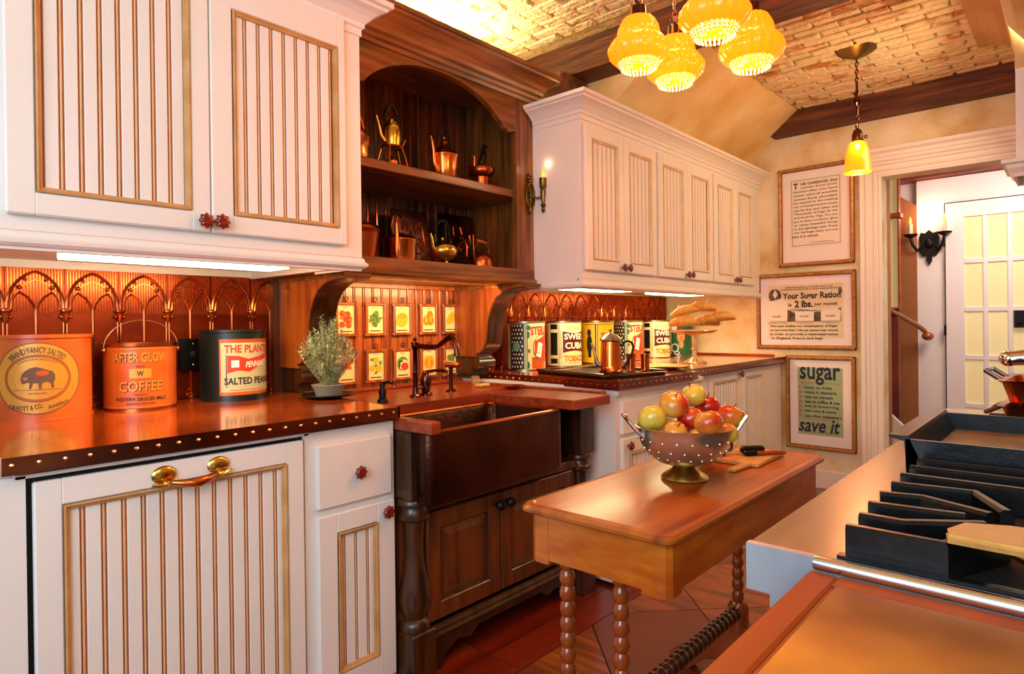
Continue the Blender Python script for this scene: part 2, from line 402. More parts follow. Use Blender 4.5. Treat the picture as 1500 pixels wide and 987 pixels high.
# ================================================================== THE ROOM
YW = 2.6; XF = 4.85; ZC = 2.70
# floor: diagonal parquet squares, each its own piece, with a red border strip by the sink wall
fl = struct('floor', MB().box(-2.2, 7.2, -1.6, 3.0, -.06, -.006), m_grout)
def clip(poly, a, b, c):           # keep a*x+b*y<=c
    out = []
    for i in range(len(poly)):
        p, q = poly[i], poly[(i+1) % len(poly)]; dp = a*p[0]+b*p[1]-c; dq = a*q[0]+b*q[1]-c
        if dp <= 0: out.append(p)
        if dp*dq < 0: t = dp/(dp-dq); out.append((p[0]+(q[0]-p[0])*t, p[1]+(q[1]-p[1])*t))
    return out
T = .474
for i in range(-9, 12):
    for j in range(-9, 14):
        s0 = 3.675/math.sqrt(2)+i*T; d0 = 1.3/math.sqrt(2)+j*T
        g = .0025
        q = []
        for a, b in ((s0+g, d0+g), (s0+T-g, d0+g), (s0+T-g, d0+T-g), (s0+g, d0+T-g)):
            q.append(((a+b)/math.sqrt(2), (a-b)/math.sqrt(2)))
        for cl in ((0, 1, 1.448), (0, -1, .0), (1, 0, 4.84), (-1, 0, .2)): 
            q = clip(q, *cl) if len(q) > 2 else []
        if len(q) > 2: obj('floor_tile', MB().prism(q, 'z', -.006, 0), m_floor, fl)
for y0, y1 in ((1.452, 1.60), (1.604, 1.75), (1.754, 1.9)):
    x = .3
    while x < 4.8:
        x1 = min(4.84, x+1.35); obj('floor_board', MB().box(x+.002, x1-.002, y0, y1, -.006, .0005), m_floor_r, fl); x = x1
obj('hall_floor', MB().box(4.86, 7.1, -1.5, 3, -.006, 0), m_floor_r, fl)

# walls
wb = struct('wall_back', MB().box(-1.0, 4.97, YW, YW+.12, 0, 2.82), m_plaster)
wf = MB()
OY0, OY1, OZ = -.38, .985, 2.155
wf.box(XF, XF+.14, OY1, YW+.12, 0, 2.82); wf.box(XF, XF+.14, -1.2, OY0, 0, 2.82); wf.box(XF, XF+.14, OY0, OY1, OZ, 2.82)
wfar = struct('wall_far', wf, m_plaster2)
wr = struct('wall_right', MB().box(.5, 4.97, -.72, -.6, 0, 2.82), m_plaster)
# ceiling slab, sloped plaster panel, bricks
cl = struct('ceiling', MB().box(-1.2, 4.97, -.8, 2.72, ZC+.012, ZC+.09), m_mortar)
SL = MB().prism([(1.485, ZC), (2.6, ZC), (2.6, 1.80)], 'x', 2.95, XF)
struct('trim_1', SL, m_plaster)
bricks_far = MB(); nb = 0
px_, py_ = .072, .222
ix = 0
x = 1.10
while x < 4.74:
    if 2.735 < x+px_ and x < 2.965: x += px_; continue
    y = -.55 - (ix % 2)*.11
    while y < (2.55 if x < 2.8 else 1.48):
        x0, x1, y0, y1 = x+.006, x+px_-.006, y+.005, y+py_-.006
        y1 = min(y1, 2.58 if x < 2.8 else 1.483); y0 = max(y0, -.58)
        if y1-y0 > .03:
            h = R.uniform(.003, .013); j = lambda: R.uniform(-.004, .004)
            b = [(x0+j(), y0+j()), ((x0+x1)/2+j(), y0+j()), (x1+j(), y0+j()), (x1+j(), (y0+y1)/2+j()), (x1+j(), y1+j()), ((x0+x1)/2+j(), y1+j()), (x0+j(), y1+j()), (x0+j(), (y0+y1)/2+j())]
            mx, my = (x0+x1)/2, (y0+y1)/2
            inner = [(mx+(p[0]-mx)*.86, my+(p[1]-my)*.94) for p in b]
            vs = [(p[0], p[1], ZC+.013) for p in b] + [(p[0], p[1], ZC+.008-h) for p in b] + [(p[0], p[1], ZC+.003-h+j()*.5) for p in inner]
            fs = [tuple(range(16, 24))] + [(k, (k+1) % 8, 8+(k+1) % 8, 8+k) for k in range(8)] + [(8+k, 8+(k+1) % 8, 16+(k+1) % 8, 16+k) for k in range(8)]
            u, v = pix((mx, my, ZC)); vis = -30 < u < 1530 and -50 < v < 400
            if vis and nb < 298:
                obj('brick', MB().add(vs, fs), m_brick, cl); nb += 1
            else: bricks_far.add(vs, fs)
        y += py_
    x += px_; ix += 1
obj('brick_field', bricks_far, m_brick, cl, kind='stuff')
# beams
bm1 = MB().prism([(-.6, 2.54), (2.6, 2.54), (2.6, ZC+.01), (-.6, ZC+.01)], 'x', 2.78, 2.95)
struct('trim_2', bm1, m_beam)
bm2 = MB().prism([(-.6, 2.545), (1.675, 2.545), (1.49, ZC+.01), (-.6, ZC+.01)], 'x', 4.74, XF)
struct('trim_3', bm2, m_beam)
struct('trim_4', MB().box(2.68, 2.92, 2.02, 2.26, 2.345, 2.54, bev=.01), m_beam)
# doorway casing on far wall
cs = MB()
def casing(mb, pts, prof):
    """pts: yz polyline, profile (across, proud of wall)"""
    P = [Vector(p) for p in pts]; n = len(P); m = len(prof); vs = []
    for i in range(n):
        ns = []
        if i > 0: d = (P[i]-P[i-1]).normalized(); ns.append(Vector((d.y, -d.x)))
        if i < n-1: d = (P[i+1]-P[i]).normalized(); ns.append(Vector((d.y, -d.x)))
        o = ns[0] if len(ns) == 1 else (ns[0]+ns[1])/(1+ns[0].dot(ns[1]))
        for a, h in prof: vs.append((XF-h, P[i].x+o.x*a, P[i].y+o.y*a))
    mb.add(vs, [(i*m+k, i*m+(k+1) % m, (i+1)*m+(k+1) % m, (i+1)*m+k) for i in range(n-1) for k in range(m)])
cprof = [(0, 0), (0, .018), (.014, .022), (.02, .016), (.034, .016), (.038, .026), (.046, .026), (.05, .018), (.074, .018), (.078, .028), (.092, .030), (.098, .022), (.104, .034), (.125, .038), (.13, .03), (.13, 0)]
casing(cs, [(OY1, 0), (OY1, OZ), (OY0, OZ), (OY0, 0)], [(a, h) for a, h in cprof])
struct('door_1', cs, m_trim)
hp = [(XF, OZ+.13), (XF-.034, OZ+.13), (XF-.036, OZ+.15), (XF-.055, OZ+.165), (XF-.06, OZ+.185), (XF, OZ+.185)]
struct('trim_5', MB().add([(x, OY0-.15, z) for x, z in hp]+[(x, OY1+.15, z) for x, z in hp], [tuple(range(6)), tuple(range(11, 5, -1))]+[(i, (i+1) % 6, 6+(i+1) % 6, 6+i) for i in range(6)]), m_trim)
struct('baseboard_far', MB().box(XF-.018, XF, 1.12, YW, 0, .13, bev=.004), m_trim)

# ---- hall beyond the doorway
struct('wall_hall', MB().box(6.62, 6.74, -1.5, 1.073, 0, 2.42), m_white)
struct('wall_landing', MB().box(6.72, 6.80, 1.073, 2.5, 0, 2.75), m_white)
struct('wall_stair', MB().prism([(1.073, 0), (1.073, 2.205), (1.195, 2.30), (2.4, 2.6), (2.4, 0)], 'x', 6.60, 6.70), m_brownwall)
struct('trim_6', MB().box(6.50, 6.74, -1.5, 2.4, 2.425, 2.75), m_beamred)
struct('ceiling_hall', MB().box(4.99, 6.8, -1.5, 2.4, 2.75, 2.82), m_white)
struct('wall_side', MB().box(5.0, 5.22, 1.008, 1.12, 0, 2.75), m_brownwall)
# lit window strip in the side of the stairwell with a wooden sill
w = struct('window_1', MB().box(6.06, 6.10, 1.115, 1.19, 1.30, 2.40), m_pane)
obj('window_frame', MB().box(6.03, 6.10, 1.103, 1.115, 1.28, 2.42), m_block, w); obj('window_frame', MB().box(6.03, 6.10, 1.19, 1.2, 1.28, 2.42), m_block, w)
obj('window_sill', MB().box(6.0, 6.10, 1.085, 1.21, 2.035, 2.075, bev=.004), m_block, w)
struct('wall_stairwell', MB().box(6.06, 6.12, 1.12, 1.9, 0, 1.29).box(6.06, 6.12, 1.2, 1.9, 1.29, 2.42), m_beamred)
struct('trim_7', MB().prism([(.99, 0), (.99, .26), (1.25, .52), (1.25, 0)], 'x', 5.92, 5.97), m_white)
# handrail
hr = thing('handrail', 'brown stair handrail with rounded end behind the doorway', 'handrail', (6.3, 1.05, 1.03))
obj('rail', MB().tube([(6.50, .999, 1.09), (6.42, 1.05, 1.15), (6.0, 1.15, 1.265), (5.9, 1.19, 1.31)], .02, 10), m_legw, hr)
obj('rail_end', MB().ball((6.52, .985, 1.05), .045, 14, 10, (1, 1, .85)), m_legw, hr)
# french door with 15 frosted panes
dm = MB(); YD0, YD1 = .15, .857
cols = [(.728, .602), (.566, .440), (.404, .278)]; rows = [(1.708, 2.06), (1.299, 1.662), (.893, 1.254), (.487, .848), (.13, .442)]
dm.box(6.57, 6.61, .728, YD1, .01, 2.185); dm.box(6.57, 6.61, YD0, .278, .01, 2.185)
dm.box(6.57, 6.61, .278, .728, 2.06, 2.185); dm.box(6.57, 6.61, .278, .728, .01, .13)
dr = struct('door_2', dm, m_white)
mun = MB()
for a, b in ((.602, .566), (.440, .404)): mun.box(6.572, 6.60, b, a, .13, 2.06, bev=.006)
for i in range(4): mun.box(6.574, 6.60, .278, .728, rows[i+1][1], rows[i][0], bev=.006)
obj('muntins', mun, m_white, dr)
for a, b in cols:
    for z0, z1 in rows: obj('pane', MB().box(6.588, 6.594, b, a, z0, z1), m_pane, dr)
for z in (1.86, 1.10, .3): obj('hinge', MB().box(6.555, 6.575, .855, .872, z-.045, z+.045), m_iron, dr)
obj('door_latch', MB().box(6.552, 6.57, .33, .40, 1.12, 1.26).ball((6.54, .365, 1.16), .018), m_iron, dr)
obj('door_gap', MB().box(6.59, 6.605, .857, .866, .01, 2.19).box(6.59, 6.605, .15, .866, 2.185, 2.196), m_black, dr)
# hall sconce
hs = thing('wall_sconce', 'black iron two-candle sconce on the white hall wall', 'sconce', (6.62, .98, 1.86))
bp = [(0, .12), (.03, .09), (.06, .10), (.075, .05), (.07, 0), (.075, -.07), (.05, -.11), (.02, -.11), (.02, -.15), (0, -.19), (-.02, -.15), (-.02, -.11), (-.05, -.11), (-.075, -.07), (-.07, 0), (-.075, .05), (-.06, .10), (-.03, .09)]
obj('back_plate', MB().prism([(.98+a, 1.86+b) for a, b in bp], 'x', 6.595, 6.62).ball((6.595, .98, 1.86), .035, 10, 8, (.6, 1, 1.3)), m_iron, hs)
for s in (-1, 1):
    y = .98+s*.125
    a = obj('arm', MB().tube([(6.6, .98+s*.05, 1.84), (6.55, .98+s*.08, 1.80), (6.52, .98+s*.11, 1.85), (6.52, y, 1.92)], .012, 8).lathe([(.01, 1.91), (.05, 1.93), (.055, 1.945), (.02, 1.94)], (6.52, y, 0), 14), m_iron, hs)
    obj('candle', MB().lathe([(.018, 1.94), (.018, 2.03), (.014, 2.035)], (6.52, y, 0), 10), m_candle, a)
    obj('bulb', MB().lathe([(.008, 2.033), (.013, 2.05), (.009, 2.075), (.001, 2.10)], (6.52, y, 0), 10), m_flame, a)
point('sconce_light', (6.46, .98, 2.12), 3, (1, .6, .45), .05)

# ================================================================== WHITE CABINETRY
def knob_mesh():
    mb = MB()
    mb.lathe([(.006, .012), (.006, -.012), (.012, -.014)], (0, 0, 0), 10, 'y')
    pr = [(.010, -.012), (.019, -.016), (.020, -.022), (.012, -.028), (.007, -.027)]
    mb.lathe(pr, (0, 0, 0), 32, 'y', 8, .13)
    return mb
_km = None; _kc = None
def knob(parent, x, y, z, s=1.0):
    global _km, _kc
    if _km is None:
        _km = mkmesh('knob', knob_mesh(), m_knob); _kc = mkmesh('knob_boss', MB().lathe([(.006, -.024), (.0065, -.030), (.003, -.032)], (0, 0, 0), 12, 'y'), m_brass_d)
    k = place(_km, 'knob', parent, (x, y, z), sc=(s, s, s))
    return k
def knob_with_boss(parent, x, y, z, s=1.0):     # where the knob is a part (second level) the boss is its sub-part
    k = knob(parent, x, y, z, s); place(_kc, 'knob_boss', k, (0, 0, 0), world=False); return k
def door(parent, x0, x1, z0, z1, y, px0, px1, pz0, pz1, first, pitch=.0402, kn=None, name='door', th=.02, ks=1.0, pale=False):
    """framed door facing -y; planks with beads between in the sunk panel"""
    fr = MB(); b = .004
    yb = y+th
    fr.box(x0, px0, y, yb, z0, z1, b); fr.box(px1, x1, y, yb, z0, z1, b)
    fr.box(px0-.004, px1+.004, y, yb, pz1, z1, b); fr.box(px0-.004, px1+.004, y, yb, z0, pz0, b)
    d = obj(name, fr, m_cream, parent)
    mo = MB()
    ring = [(px0, pz0), (px1, pz0), (px1, pz1), (px0, pz1)]
    prof = [(0, 0), (0, -.003), (.004, -.004), (.008, .001), (.012, .003), (.014, .010)]   # inset, y offset
    vs = []
    for a, yy in prof:
        for (sx, sz, X, Z) in ((1, 1, px0, pz0), (-1, 1, px1, pz0), (-1, -1, px1, pz1), (1, -1, px0, pz1)):
            vs.append((X+sx*a, y+yy, Z+sz*a))
    mo.add(vs, [(i*4+k, i*4+(k+1) % 4, (i+1)*4+(k+1) % 4, (i+1)*4+k) for i in range(len(prof)-1) for k in range(4)])
    obj('panel_moulding', mo, m_mould_p if pale else m_mould, d)
    yp = y+.010
    gr = MB().box(px0-.003, px1+.003, yp+.0042, yp+.010, pz0-.003, pz1+.003)
    obj('panel_groove', gr, m_glaze_p if pale else m_glaze_dark, d)
    lim0, lim1 = px0+.010, px1-.010
    edges = []; e = first
    while e > lim0: e -= pitch
    e += pitch
    bd = MB()
    last = lim0
    while True:
        x_end = min(e-.0062, lim1)
        if x_end-last > .006: obj('plank', MB().box(last, x_end, yp, yp+.006, pz0, pz1, .0015), m_cream, d)
        if e+.0062 > lim1: break
        bd.tube([(e, yp+.0042, pz0), (e, yp+.0042, pz1)], .0028, 6)
        last = e+.0062; e += pitch
    obj('bead', bd, m_mould_p if pale else m_beadc, d, kind='stuff')
    if kn: knob(d, kn[0], y, kn[1], ks)
    return d
CROWN = [(0, 0), (.006, 0), (.006, .022), (.014, .028), (.014, .040), (.022, .048), (.034, .062), (.050, .074), (.068, .082), (.072, .090), (.084, .094), (.084, .112), (0, .112)]
LRAIL = [(0, 0), (.006, .002), (.014, .008), (.016, .016), (.008, .022), (.006, .032), (.002, .036), (0, .036)]
def shift(prof, z): return [(a, b+z) for a, b in prof]

# upper left
cb = thing('wall_cabinet', 'large white two-door beadboard wall cabinet at the left', 'cabinet', (.75, 1.8, 1.4))
body = MB().box(.10, 1.26, 1.8, YW-.002, 1.43, 2.20).box(.10, 1.26, 1.802, 1.825, 1.385, 1.43)
body.box(1.236, 1.26, 1.82, YW-.002, 1.40, 1.43).box(.10, 1.26, 1.8, YW-.002, 2.20, 2.24)
obj('carcass', body, m_cream, cb)
door(cb, .302, .7525, 1.464, 2.262-.06, 1.778, .359, .701, 1.518, 2.14, .4118, kn=(.732, 1.476+.015))
door(cb, .7555, 1.19, 1.464, 2.262-.06, 1.778, .818, 1.16, 1.518, 2.102, .899, kn=(.775, 1.478+.015))
obj('crown_moulding', MB().sweep([(.10, 1.80), (1.26, 1.80), (1.26, 2.098)], shift(CROWN, 2.175)), m_cream, cb)
obj('light_rail', MB().sweep([(.10, 1.80), (1.26, 1.80), (1.26, 2.098)], shift(LRAIL, 1.392)), m_cream, cb)
obj('back_rail', MB().box(.10, 1.30, 2.55, 2.562, 1.405, 1.43), m_cream, cb)
lt = thing('under_cabinet_lamp', 'long bright lamp under the large left wall cabinet', 'lamp', (.78, 2.07, 1.42))
obj('housing', MB().box(.46, 1.10, 1.975, 2.11, 1.418, 1.43), m_cream, lt)
obj('lit_lens', MB().box(.47, 1.09, 1.97, 2.11, 1.395, 1.418, .003), m_lamp, lt)

# upper right
cr = thing('wall_cabinet', 'long white wall cabinet with six narrow beadboard doors', 'cabinet', (3.6, 1.8, 1.4))
body = MB().box(2.53, XF-.002, 1.8, YW-.002, 1.42, 2.22).box(2.53, XF-.002, 1.802, 1.825, 1.37, 1.42).box(2.53, 2.555, 1.82, 2.6-.002, 1.37, 1.42)
obj('carcass', body, m_cream, cr)
dx = [(2.548, 2.890), (2.894, 3.236), (3.262, 3.620), (3.624, 3.975), (4.005, 4.345), (4.349, 4.69)]
for i, (a, b) in enumerate(dx):
    kx = (b-.025) if i % 2 == 0 else a+.025
    door(cr, a, b, 1.461, 2.172, 1.778, a+.055, b-.055, 1.515, 2.110, a+.075+.0402, kn=(kx, 1.488), ks=.95, pale=True)
obj('crown_moulding', MB().sweep([(2.53, 2.09), (2.53, 1.80), (XF-.002, 1.80)], shift(CROWN, 2.195)), m_cream, cr)
obj('cabinet_top', MB().box(2.54, XF-.002, 1.80, YW-.002, 2.30, 2.307), m_cream, cr)
obj('light_rail', MB().sweep([(2.53, 2.09), (2.53, 1.80), (XF-.002, 1.80)], shift(LRAIL, 1.372)), m_cream, cr)
for x0, x1, lab in ((2.66, 3.28, 'longer lit lamp under the six-door wall cabinet'), (3.66, 4.25, 'shorter farther lit lamp under the six-door wall cabinet')):
    lt = thing('under_cabinet_lamp', lab, 'lamp', ((x0+x1)/2, 2.07, 1.40))
    obj('housing', MB().box(x0, x1, 1.965, 2.11, 1.41, 1.42), m_cream, lt)
    obj('lit_lens', MB().box(x0+.01, x1-.01, 1.965, 2.11, 1.382, 1.41, .003), m_lamp, lt)

# base left
bl = thing('base_cabinet', 'white base cabinet with beadboard appliance panel, drawer and narrow door', 'cabinet', (.8, 1.71, 0))
obj('carcass', MB().box(.02, .318, 1.712, 2.58, .02, .882).box(.986, 1.313, 1.712, 2.58, .02, .882).box(.02, 1.313, 1.90, 2.58, .02, .88).box(.30, 1.0, 1.712, 2.0, .876, .884).box(.30, 1.0, 1.75, 1.9, .02, .05), m_cream, bl)
obj('shadow_gap', MB().box(.318, .986, 1.725, 1.90, .05, .876), m_black, bl)
dw = door(bl, .3295, .978, .05, .866, 1.70, .384, .924, .10, .806, .4232, pitch=.0427, name='appliance_panel')
# pull: two leaf-shaped back plates and a twisted amber grip
pl = obj('pull', MB().tube([(.605, 1.675, .818), (.63, 1.662, .814), (.66, 1.655, .812), (.69, 1.662, .816), (.713, 1.675, .822)], [.006, .010, .014, .010, .006], 10), m_copper, dw)
for X, Z in ((.594, .836), (.728, .838)):
    mbp = MB().ball((X, 1.697, Z), .03, 14, 8, (1, .28, .75)).tube([(X-.03, 1.69, Z-.02), (X, 1.675, Z-.022), (X+.03, 1.69, Z-.016)], .004, 6).ball((X, 1.682, Z-.02), .009)
    obj('pull_plate', mbp, m_brass, dw)
dd = obj('drawer', MB().box(1.018, 1.292, 1.692, 1.712, .648, .842, .005), m_cream, bl)
knob(dd, 1.158, 1.692, .742)
door(bl, 1.018, 1.302, .05, .628, 1.692, 1.085, 1.232, .135, .566, 1.112, pitch=.0435, kn=(1.262, .594))
# copper counter left
ct = thing('copper_countertop', 'riveted copper countertop on the left base cabinet', 'countertop', (.8, 2.1, .92))
obj('counter_slab', MB().prism([(.275, 1.685), (1.315, 1.685), (1.385, 2.54), (.275, 2.54)], 'z', .898, .93), m_ctop, ct)
obj('edge_band', MB().box(.272, 1.318, 1.681, 1.688, .893, .9305).prism([(1.312, 1.681), (1.319, 1.681), (1.389, 2.54), (1.382, 2.54)], 'z', .893, .9305), m_cedge, ct)
rv = MB()
for i in range(22): rv.ball((.289+i*.0478, 1.681, .914), .0054, 8, 4)
obj('rivets', rv, m_rivet, ct, kind='stuff')
# embossed gothic copper splash, left (one panel per arch)
def splash(name, label, xs, z0, zs, y, x_lo, x_hi, ztop, group=None):
    t = thing(name, label, 'backsplash', ((x_lo+x_hi)/2, y, z0))
    return t
def gothic(parent, xa, xb, y, zb, zt, zcap, clipx=None):
    """one bay: flat panel, ribs, pointed arch with forked mullion, colonnettes"""
    w = xb-xa; xm = (xa+xb)/2
    p = obj('embossed_panel', MB().box(xa+.0008, xb-.0008, y, y+.012, zb, zt), m_tin, parent)
    r = MB(); yy = y-.002
    za = zt-.015
    def arc(x0, x1, zlo, zhi, n=9, s=1):
        """quarter curve rising from (x0,zlo) to (x1,zhi)"""
        return [(x0+(x1-x0)*(1-math.cos(t*PI/2*.86/1))/(1-math.cos(PI/2*.86)), yy, zlo+(zhi-zlo)*math.sin(t*PI/2*.86)/math.sin(PI/2*.86)) for t in [k/n for k in range(n+1)]]
    r.tube(arc(xa+.004, xm, zcap+.01, za), .0055, 6); r.tube(arc(xb-.004, xm, zcap+.01, za), .0055, 6)
    r.tube(arc(xa+.016, xm, zcap+.012, za-.028), .003, 5); r.tube(arc(xb-.016, xm, zcap+.012, za-.028), .003, 5)
    zf = zcap+.012
    for s in (-1, 1):
        x1 = xm+s*w*.5
        r.tube([(xm, yy, zf-.01), (xm+s*.008, yy, zf+.012), (xm+s*w*.14, yy, zf+.035), (xm+s*w*.25, yy, zf+.048)], .004, 6)
        r.tube([(x1-s*.014, yy, zf-.01), (x1-s*.018, yy, zf+.02), (xm+s*w*.34, yy, zf+.04), (xm+s*w*.25, yy, zf+.052)], .0035, 6)
        r.ball((xm+s*w*.27, yy, zf+.066), .008, 8, 5); r.ball((xm+s*w*.17, yy, zf+.092), .006, 8, 5)
    r.tube([(xm, yy, zf), (xm, yy, zb+.02)], .0045, 6)
    r.lathe([(.006, zb+.10), (.010, zb+.105), (.006, zb+.112)], (xm, yy, 0), 8)
    r.lathe([(.022, zb), (.022, zb+.012), (.010, zb+.022), (.014, zb+.03), (.006, zb+.04)], (xm, yy, 0), 10)
    for xx in (xa,):
        for o in (-.005, .005): r.tube([(xx+o, yy, zcap-.03), (xx+o, yy, zb+.03)], .0032, 6)
        r.lathe([(.006, zcap-.04), (.010, zcap-.03), (.016, zcap-.012), (.013, zcap-.006), (.019, zcap), (.019, zcap+.006)], (xx, yy, 0), 10)
        r.ball((xx-.013, yy-.004, zcap-.018), .007, 8, 5); r.ball((xx+.013, yy-.004, zcap-.018), .007, 8, 5); r.ball((xx, yy-.008, zcap-.018), .006, 8, 5)
        r.lathe([(.024, zb), (.024, zb+.012), (.012, zb+.024), (.015, zb+.03), (.008, zb+.04)], (xx, yy, 0), 10)
    obj('arch_relief', r, m_relief, p)
    rb = MB(); x = xa+.006
    while x < xb-.004:
        rb.box(x, x+.0035, y-.0022, y, zcap-.006, zt); x += .0085
    for k in range(int(w/.008)): rb.ball((xa+.006+k*.008, y-.001, zcap-.008), .002, 5, 3)
    obj('ribbing', rb, m_relief, p, kind='stuff')
YS = 2.556
sp = thing('copper_backsplash', 'embossed gothic arch copper backsplash behind the three left tins', 'backsplash', (.8, YS, .93))
for i in range(-2, 5): gothic(sp, .59+.162*i, .59+.162*(i+1), YS, .932, 1.408, 1.262)
for ux, lab in ((.99, 'dark switch plate between the wire-handled coffee pail and black tin'), (1.235, 'dark outlet plate right of the black tin')):
    o = thing('switch_plate', lab, 'switch plate', (ux, YS, 1.1))
    obj('plate', MB().box(ux-.042, ux+.042, YS-.022, YS-.006, 1.04, 1.16, .003), m_castiron, o)
    obj('toggle', MB().ball((ux+.006, YS-.024, 1.10), .012, 10, 6, (1, .5, 1.2)), m_black, o)
    obj('screw', MB().ball((ux+.006, YS-.023, 1.14), .004, 8, 4), m_tinrim, o)
    obj('screw', MB().ball((ux+.006, YS-.023, 1.06), .004, 8, 4), m_tinrim, o)

# ================================================================== HUTCH
XH0, XH1, YH = 1.27, 2.53, 2.10
hu = thing('hutch', 'arched brown wooden hutch between the white wall cabinets', 'hutch', (1.9, YH, 1.4))
arch = [(XH0, 2.36), (XH0, 1.478), (1.40, 1.478), (1.40, 2.168), (1.45, 2.155), (1.482, 2.172)]
for k in range(0, 21):
    a = PI-.42-(PI-.84)*k/20
    arch.append((1.9+.455*math.cos(a), 2.055+.268*math.sin(a)))
arch += [(2.318, 2.172), (2.35, 2.155), (2.40, 2.168), (2.40, 1.478), (XH1, 1.478), (XH1, 2.36)]
# split at centre so the facing is simple polygons
mid = len(arch)//2
fm = MB()
top = [p for p in arch[3:-3]]
vs = []; 
for p in top: vs += [(p[0], YH, p[1]), (p[0], YH, 2.36), (p[0], YH+.03, p[1]), (p[0], YH+.03, 2.36)]
fs = []
for i in range(len(top)-1):
    a, b = i*4, (i+1)*4; fs += [(a, b, b+1, a+1), (a+2, a+3, b+3, b+2), (a, a+2, b+2, b), (a+1, b+1, b+3, a+3)]
fm.add(vs, fs)
obj('arched_facing', fm, m_hutch_h, hu)
obj('stile', MB().box(XH0, 1.40, YH, YH+.03, 1.478, 2.36), m_hutch, hu); obj('stile', MB().box(2.40, XH1, YH, YH+.03, 1.478, 2.36), m_hutch, hu)
obj('side_panel', MB().box(XH0, XH0+.03, YH+.03, YW-.002, 1.43, 2.40), m_hutch, hu); obj('side_panel', MB().box(2.50, XH1, YH+.03, YW-.002, 1.43, 2.40), m_hutch, hu)
obj('bottom_rail', MB().box(XH0, XH1, YH-.004, YH+.03, 1.425, 1.478, .003).sweep([(XH0, YH), (XH1, YH)], [(0, 1.40), (.01, 1.402), (.018, 1.41), (.018, 1.422), (.008, 1.43), (0, 1.43)]), m_hutch_h, hu)
obj('bottom_shelf', MB().box(XH0+.03, 2.50, YH+.03, YW-.002, 1.44, 1.478).box(XH0+.03, 2.5, YH+.01, YW-.002, 1.402, 1.44), m_hutch_h, hu)
obj('shelf', MB().box(XH0+.03, 2.50, YH+.02, 2.56, 1.840, 1.878, .003), m_hutch_h, hu)
obj('top_board', MB().box(XH0, XH1, YH+.03, YW-.002, 2.40, 2.42), m_hutch_h, hu)
x = XH0+.032
while x < 2.49:
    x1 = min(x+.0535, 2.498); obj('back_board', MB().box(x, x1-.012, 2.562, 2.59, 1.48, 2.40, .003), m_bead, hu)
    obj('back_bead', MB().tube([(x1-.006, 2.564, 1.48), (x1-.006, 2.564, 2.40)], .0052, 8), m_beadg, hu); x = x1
HC = [(0, 2.33), (.012, 2.33), (.016, 2.345), (.026, 2.352), (.030, 2.365), (.04, 2.375), (.045, 2.39), (.06, 2.415), (.085, 2.437), (.10, 2.445), (.104, 2.455), (.112, 2.458), (.112, 2.476), (0, 2.476)]
obj('crown_moulding', MB().sweep([(XH0-.02, YH), (XH1, YH), (XH1, 2.5)], HC), m_hutch_h, hu)

# niche: boards, side walls, brackets
ni = thing('wooden_niche', 'reddish beadboard niche behind the sink under the hutch', 'niche', (1.9, 2.56, .89))
x = 1.42
obj('niche_back', MB().box(1.30, 2.51, 2.586, YW-.001, .89, 1.40), m_dark, ni)
while x < 2.47:
    x1 = x+.0535; obj('niche_board', MB().box(x, x1-.011, 2.548, 2.585, .89, 1.385, .003), m_niche, ni)
    obj('niche_bead', MB().tube([(x1-.0055, 2.55, .89), (x1-.0055, 2.55, 1.385)], .0045, 8), m_niche, ni); x = x1
obj('niche_rail', MB().box(1.41, 2.49, 2.53, 2.585, 1.385, 1.402), m_niche, ni)
obj('side_panel', MB().box(2.484, 2.500, 2.39, 2.585, .95, 1.402), m_niche, ni)
obj('end_stile', MB().box(1.318, 1.362, 2.52, 2.585, .93, 1.43), m_sinkw, ni)
obj('end_panel', MB().box(1.362, 1.50, 2.545, 2.585, .93, 1.402), m_sinkw, ni)
def bracket(x0, x1, label):
    t = thing('bracket', label, 'bracket', ((x0+x1)/2, 2.4, .93))
    # yz outline: deep at the top, S curve, scrolled foot
    P = [(2.54, 1.385), (2.03, 1.385), (2.03, 1.378), (2.10, 1.376), (2.145, 1.370), (2.18, 1.358), (2.215, 1.338), (2.245, 1.305), (2.265, 1.265), (2.28, 1.21), (2.287, 1.15), (2.295, 1.105), (2.315, 1.070), (2.345, 1.050), (2.375, 1.042), (2.375, 1.03), (2.54, 1.03)]
    obj('corbel', MB().prism(P, 'x', x0, x1), m_niche, t)
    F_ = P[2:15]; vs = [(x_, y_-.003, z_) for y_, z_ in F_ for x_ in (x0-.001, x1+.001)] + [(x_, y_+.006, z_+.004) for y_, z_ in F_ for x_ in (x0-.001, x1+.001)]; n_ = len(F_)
    obj('front_shade_strip', MB().add(vs, [(2*i, 2*i+1, 2*i+3, 2*i+2) for i in range(n_-1)]+[(2*n_+2*i, 2*n_+2*i+2, 2*n_+2*i+3, 2*n_+2*i+1) for i in range(n_-1)]+[(2*i, 2*i+2, 2*n_+2*i+2, 2*n_+2*i) for i in range(n_-1)]+[(2*i+1, 2*n_+2*i+1, 2*n_+2*i+3, 2*i+3) for i in range(n_-1)], True), m_dark, t)  # dark strip puts the shade of the poorly lit front into the colour
    obj('scroll', MB().prism([(2.54, 1.03), (2.36, 1.03), (2.35, 1.0), (2.36, .975), (2.385, .965), (2.385, .932), (2.54, .932)], 'x', x0+.006, x1-.006).lathe([(.03, x0-.004), (.03, x1+.004)], (0, 2.372, .995), 16, 'x'), m_dark, t)
    obj('cap_block', MB().box(x0-.006, x1+.006, 2.025, 2.54, 1.385, 1.4015), m_hutch_h, t)
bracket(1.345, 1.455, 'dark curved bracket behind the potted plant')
bracket(2.372, 2.484, 'dark curved bracket beside the first green tin')

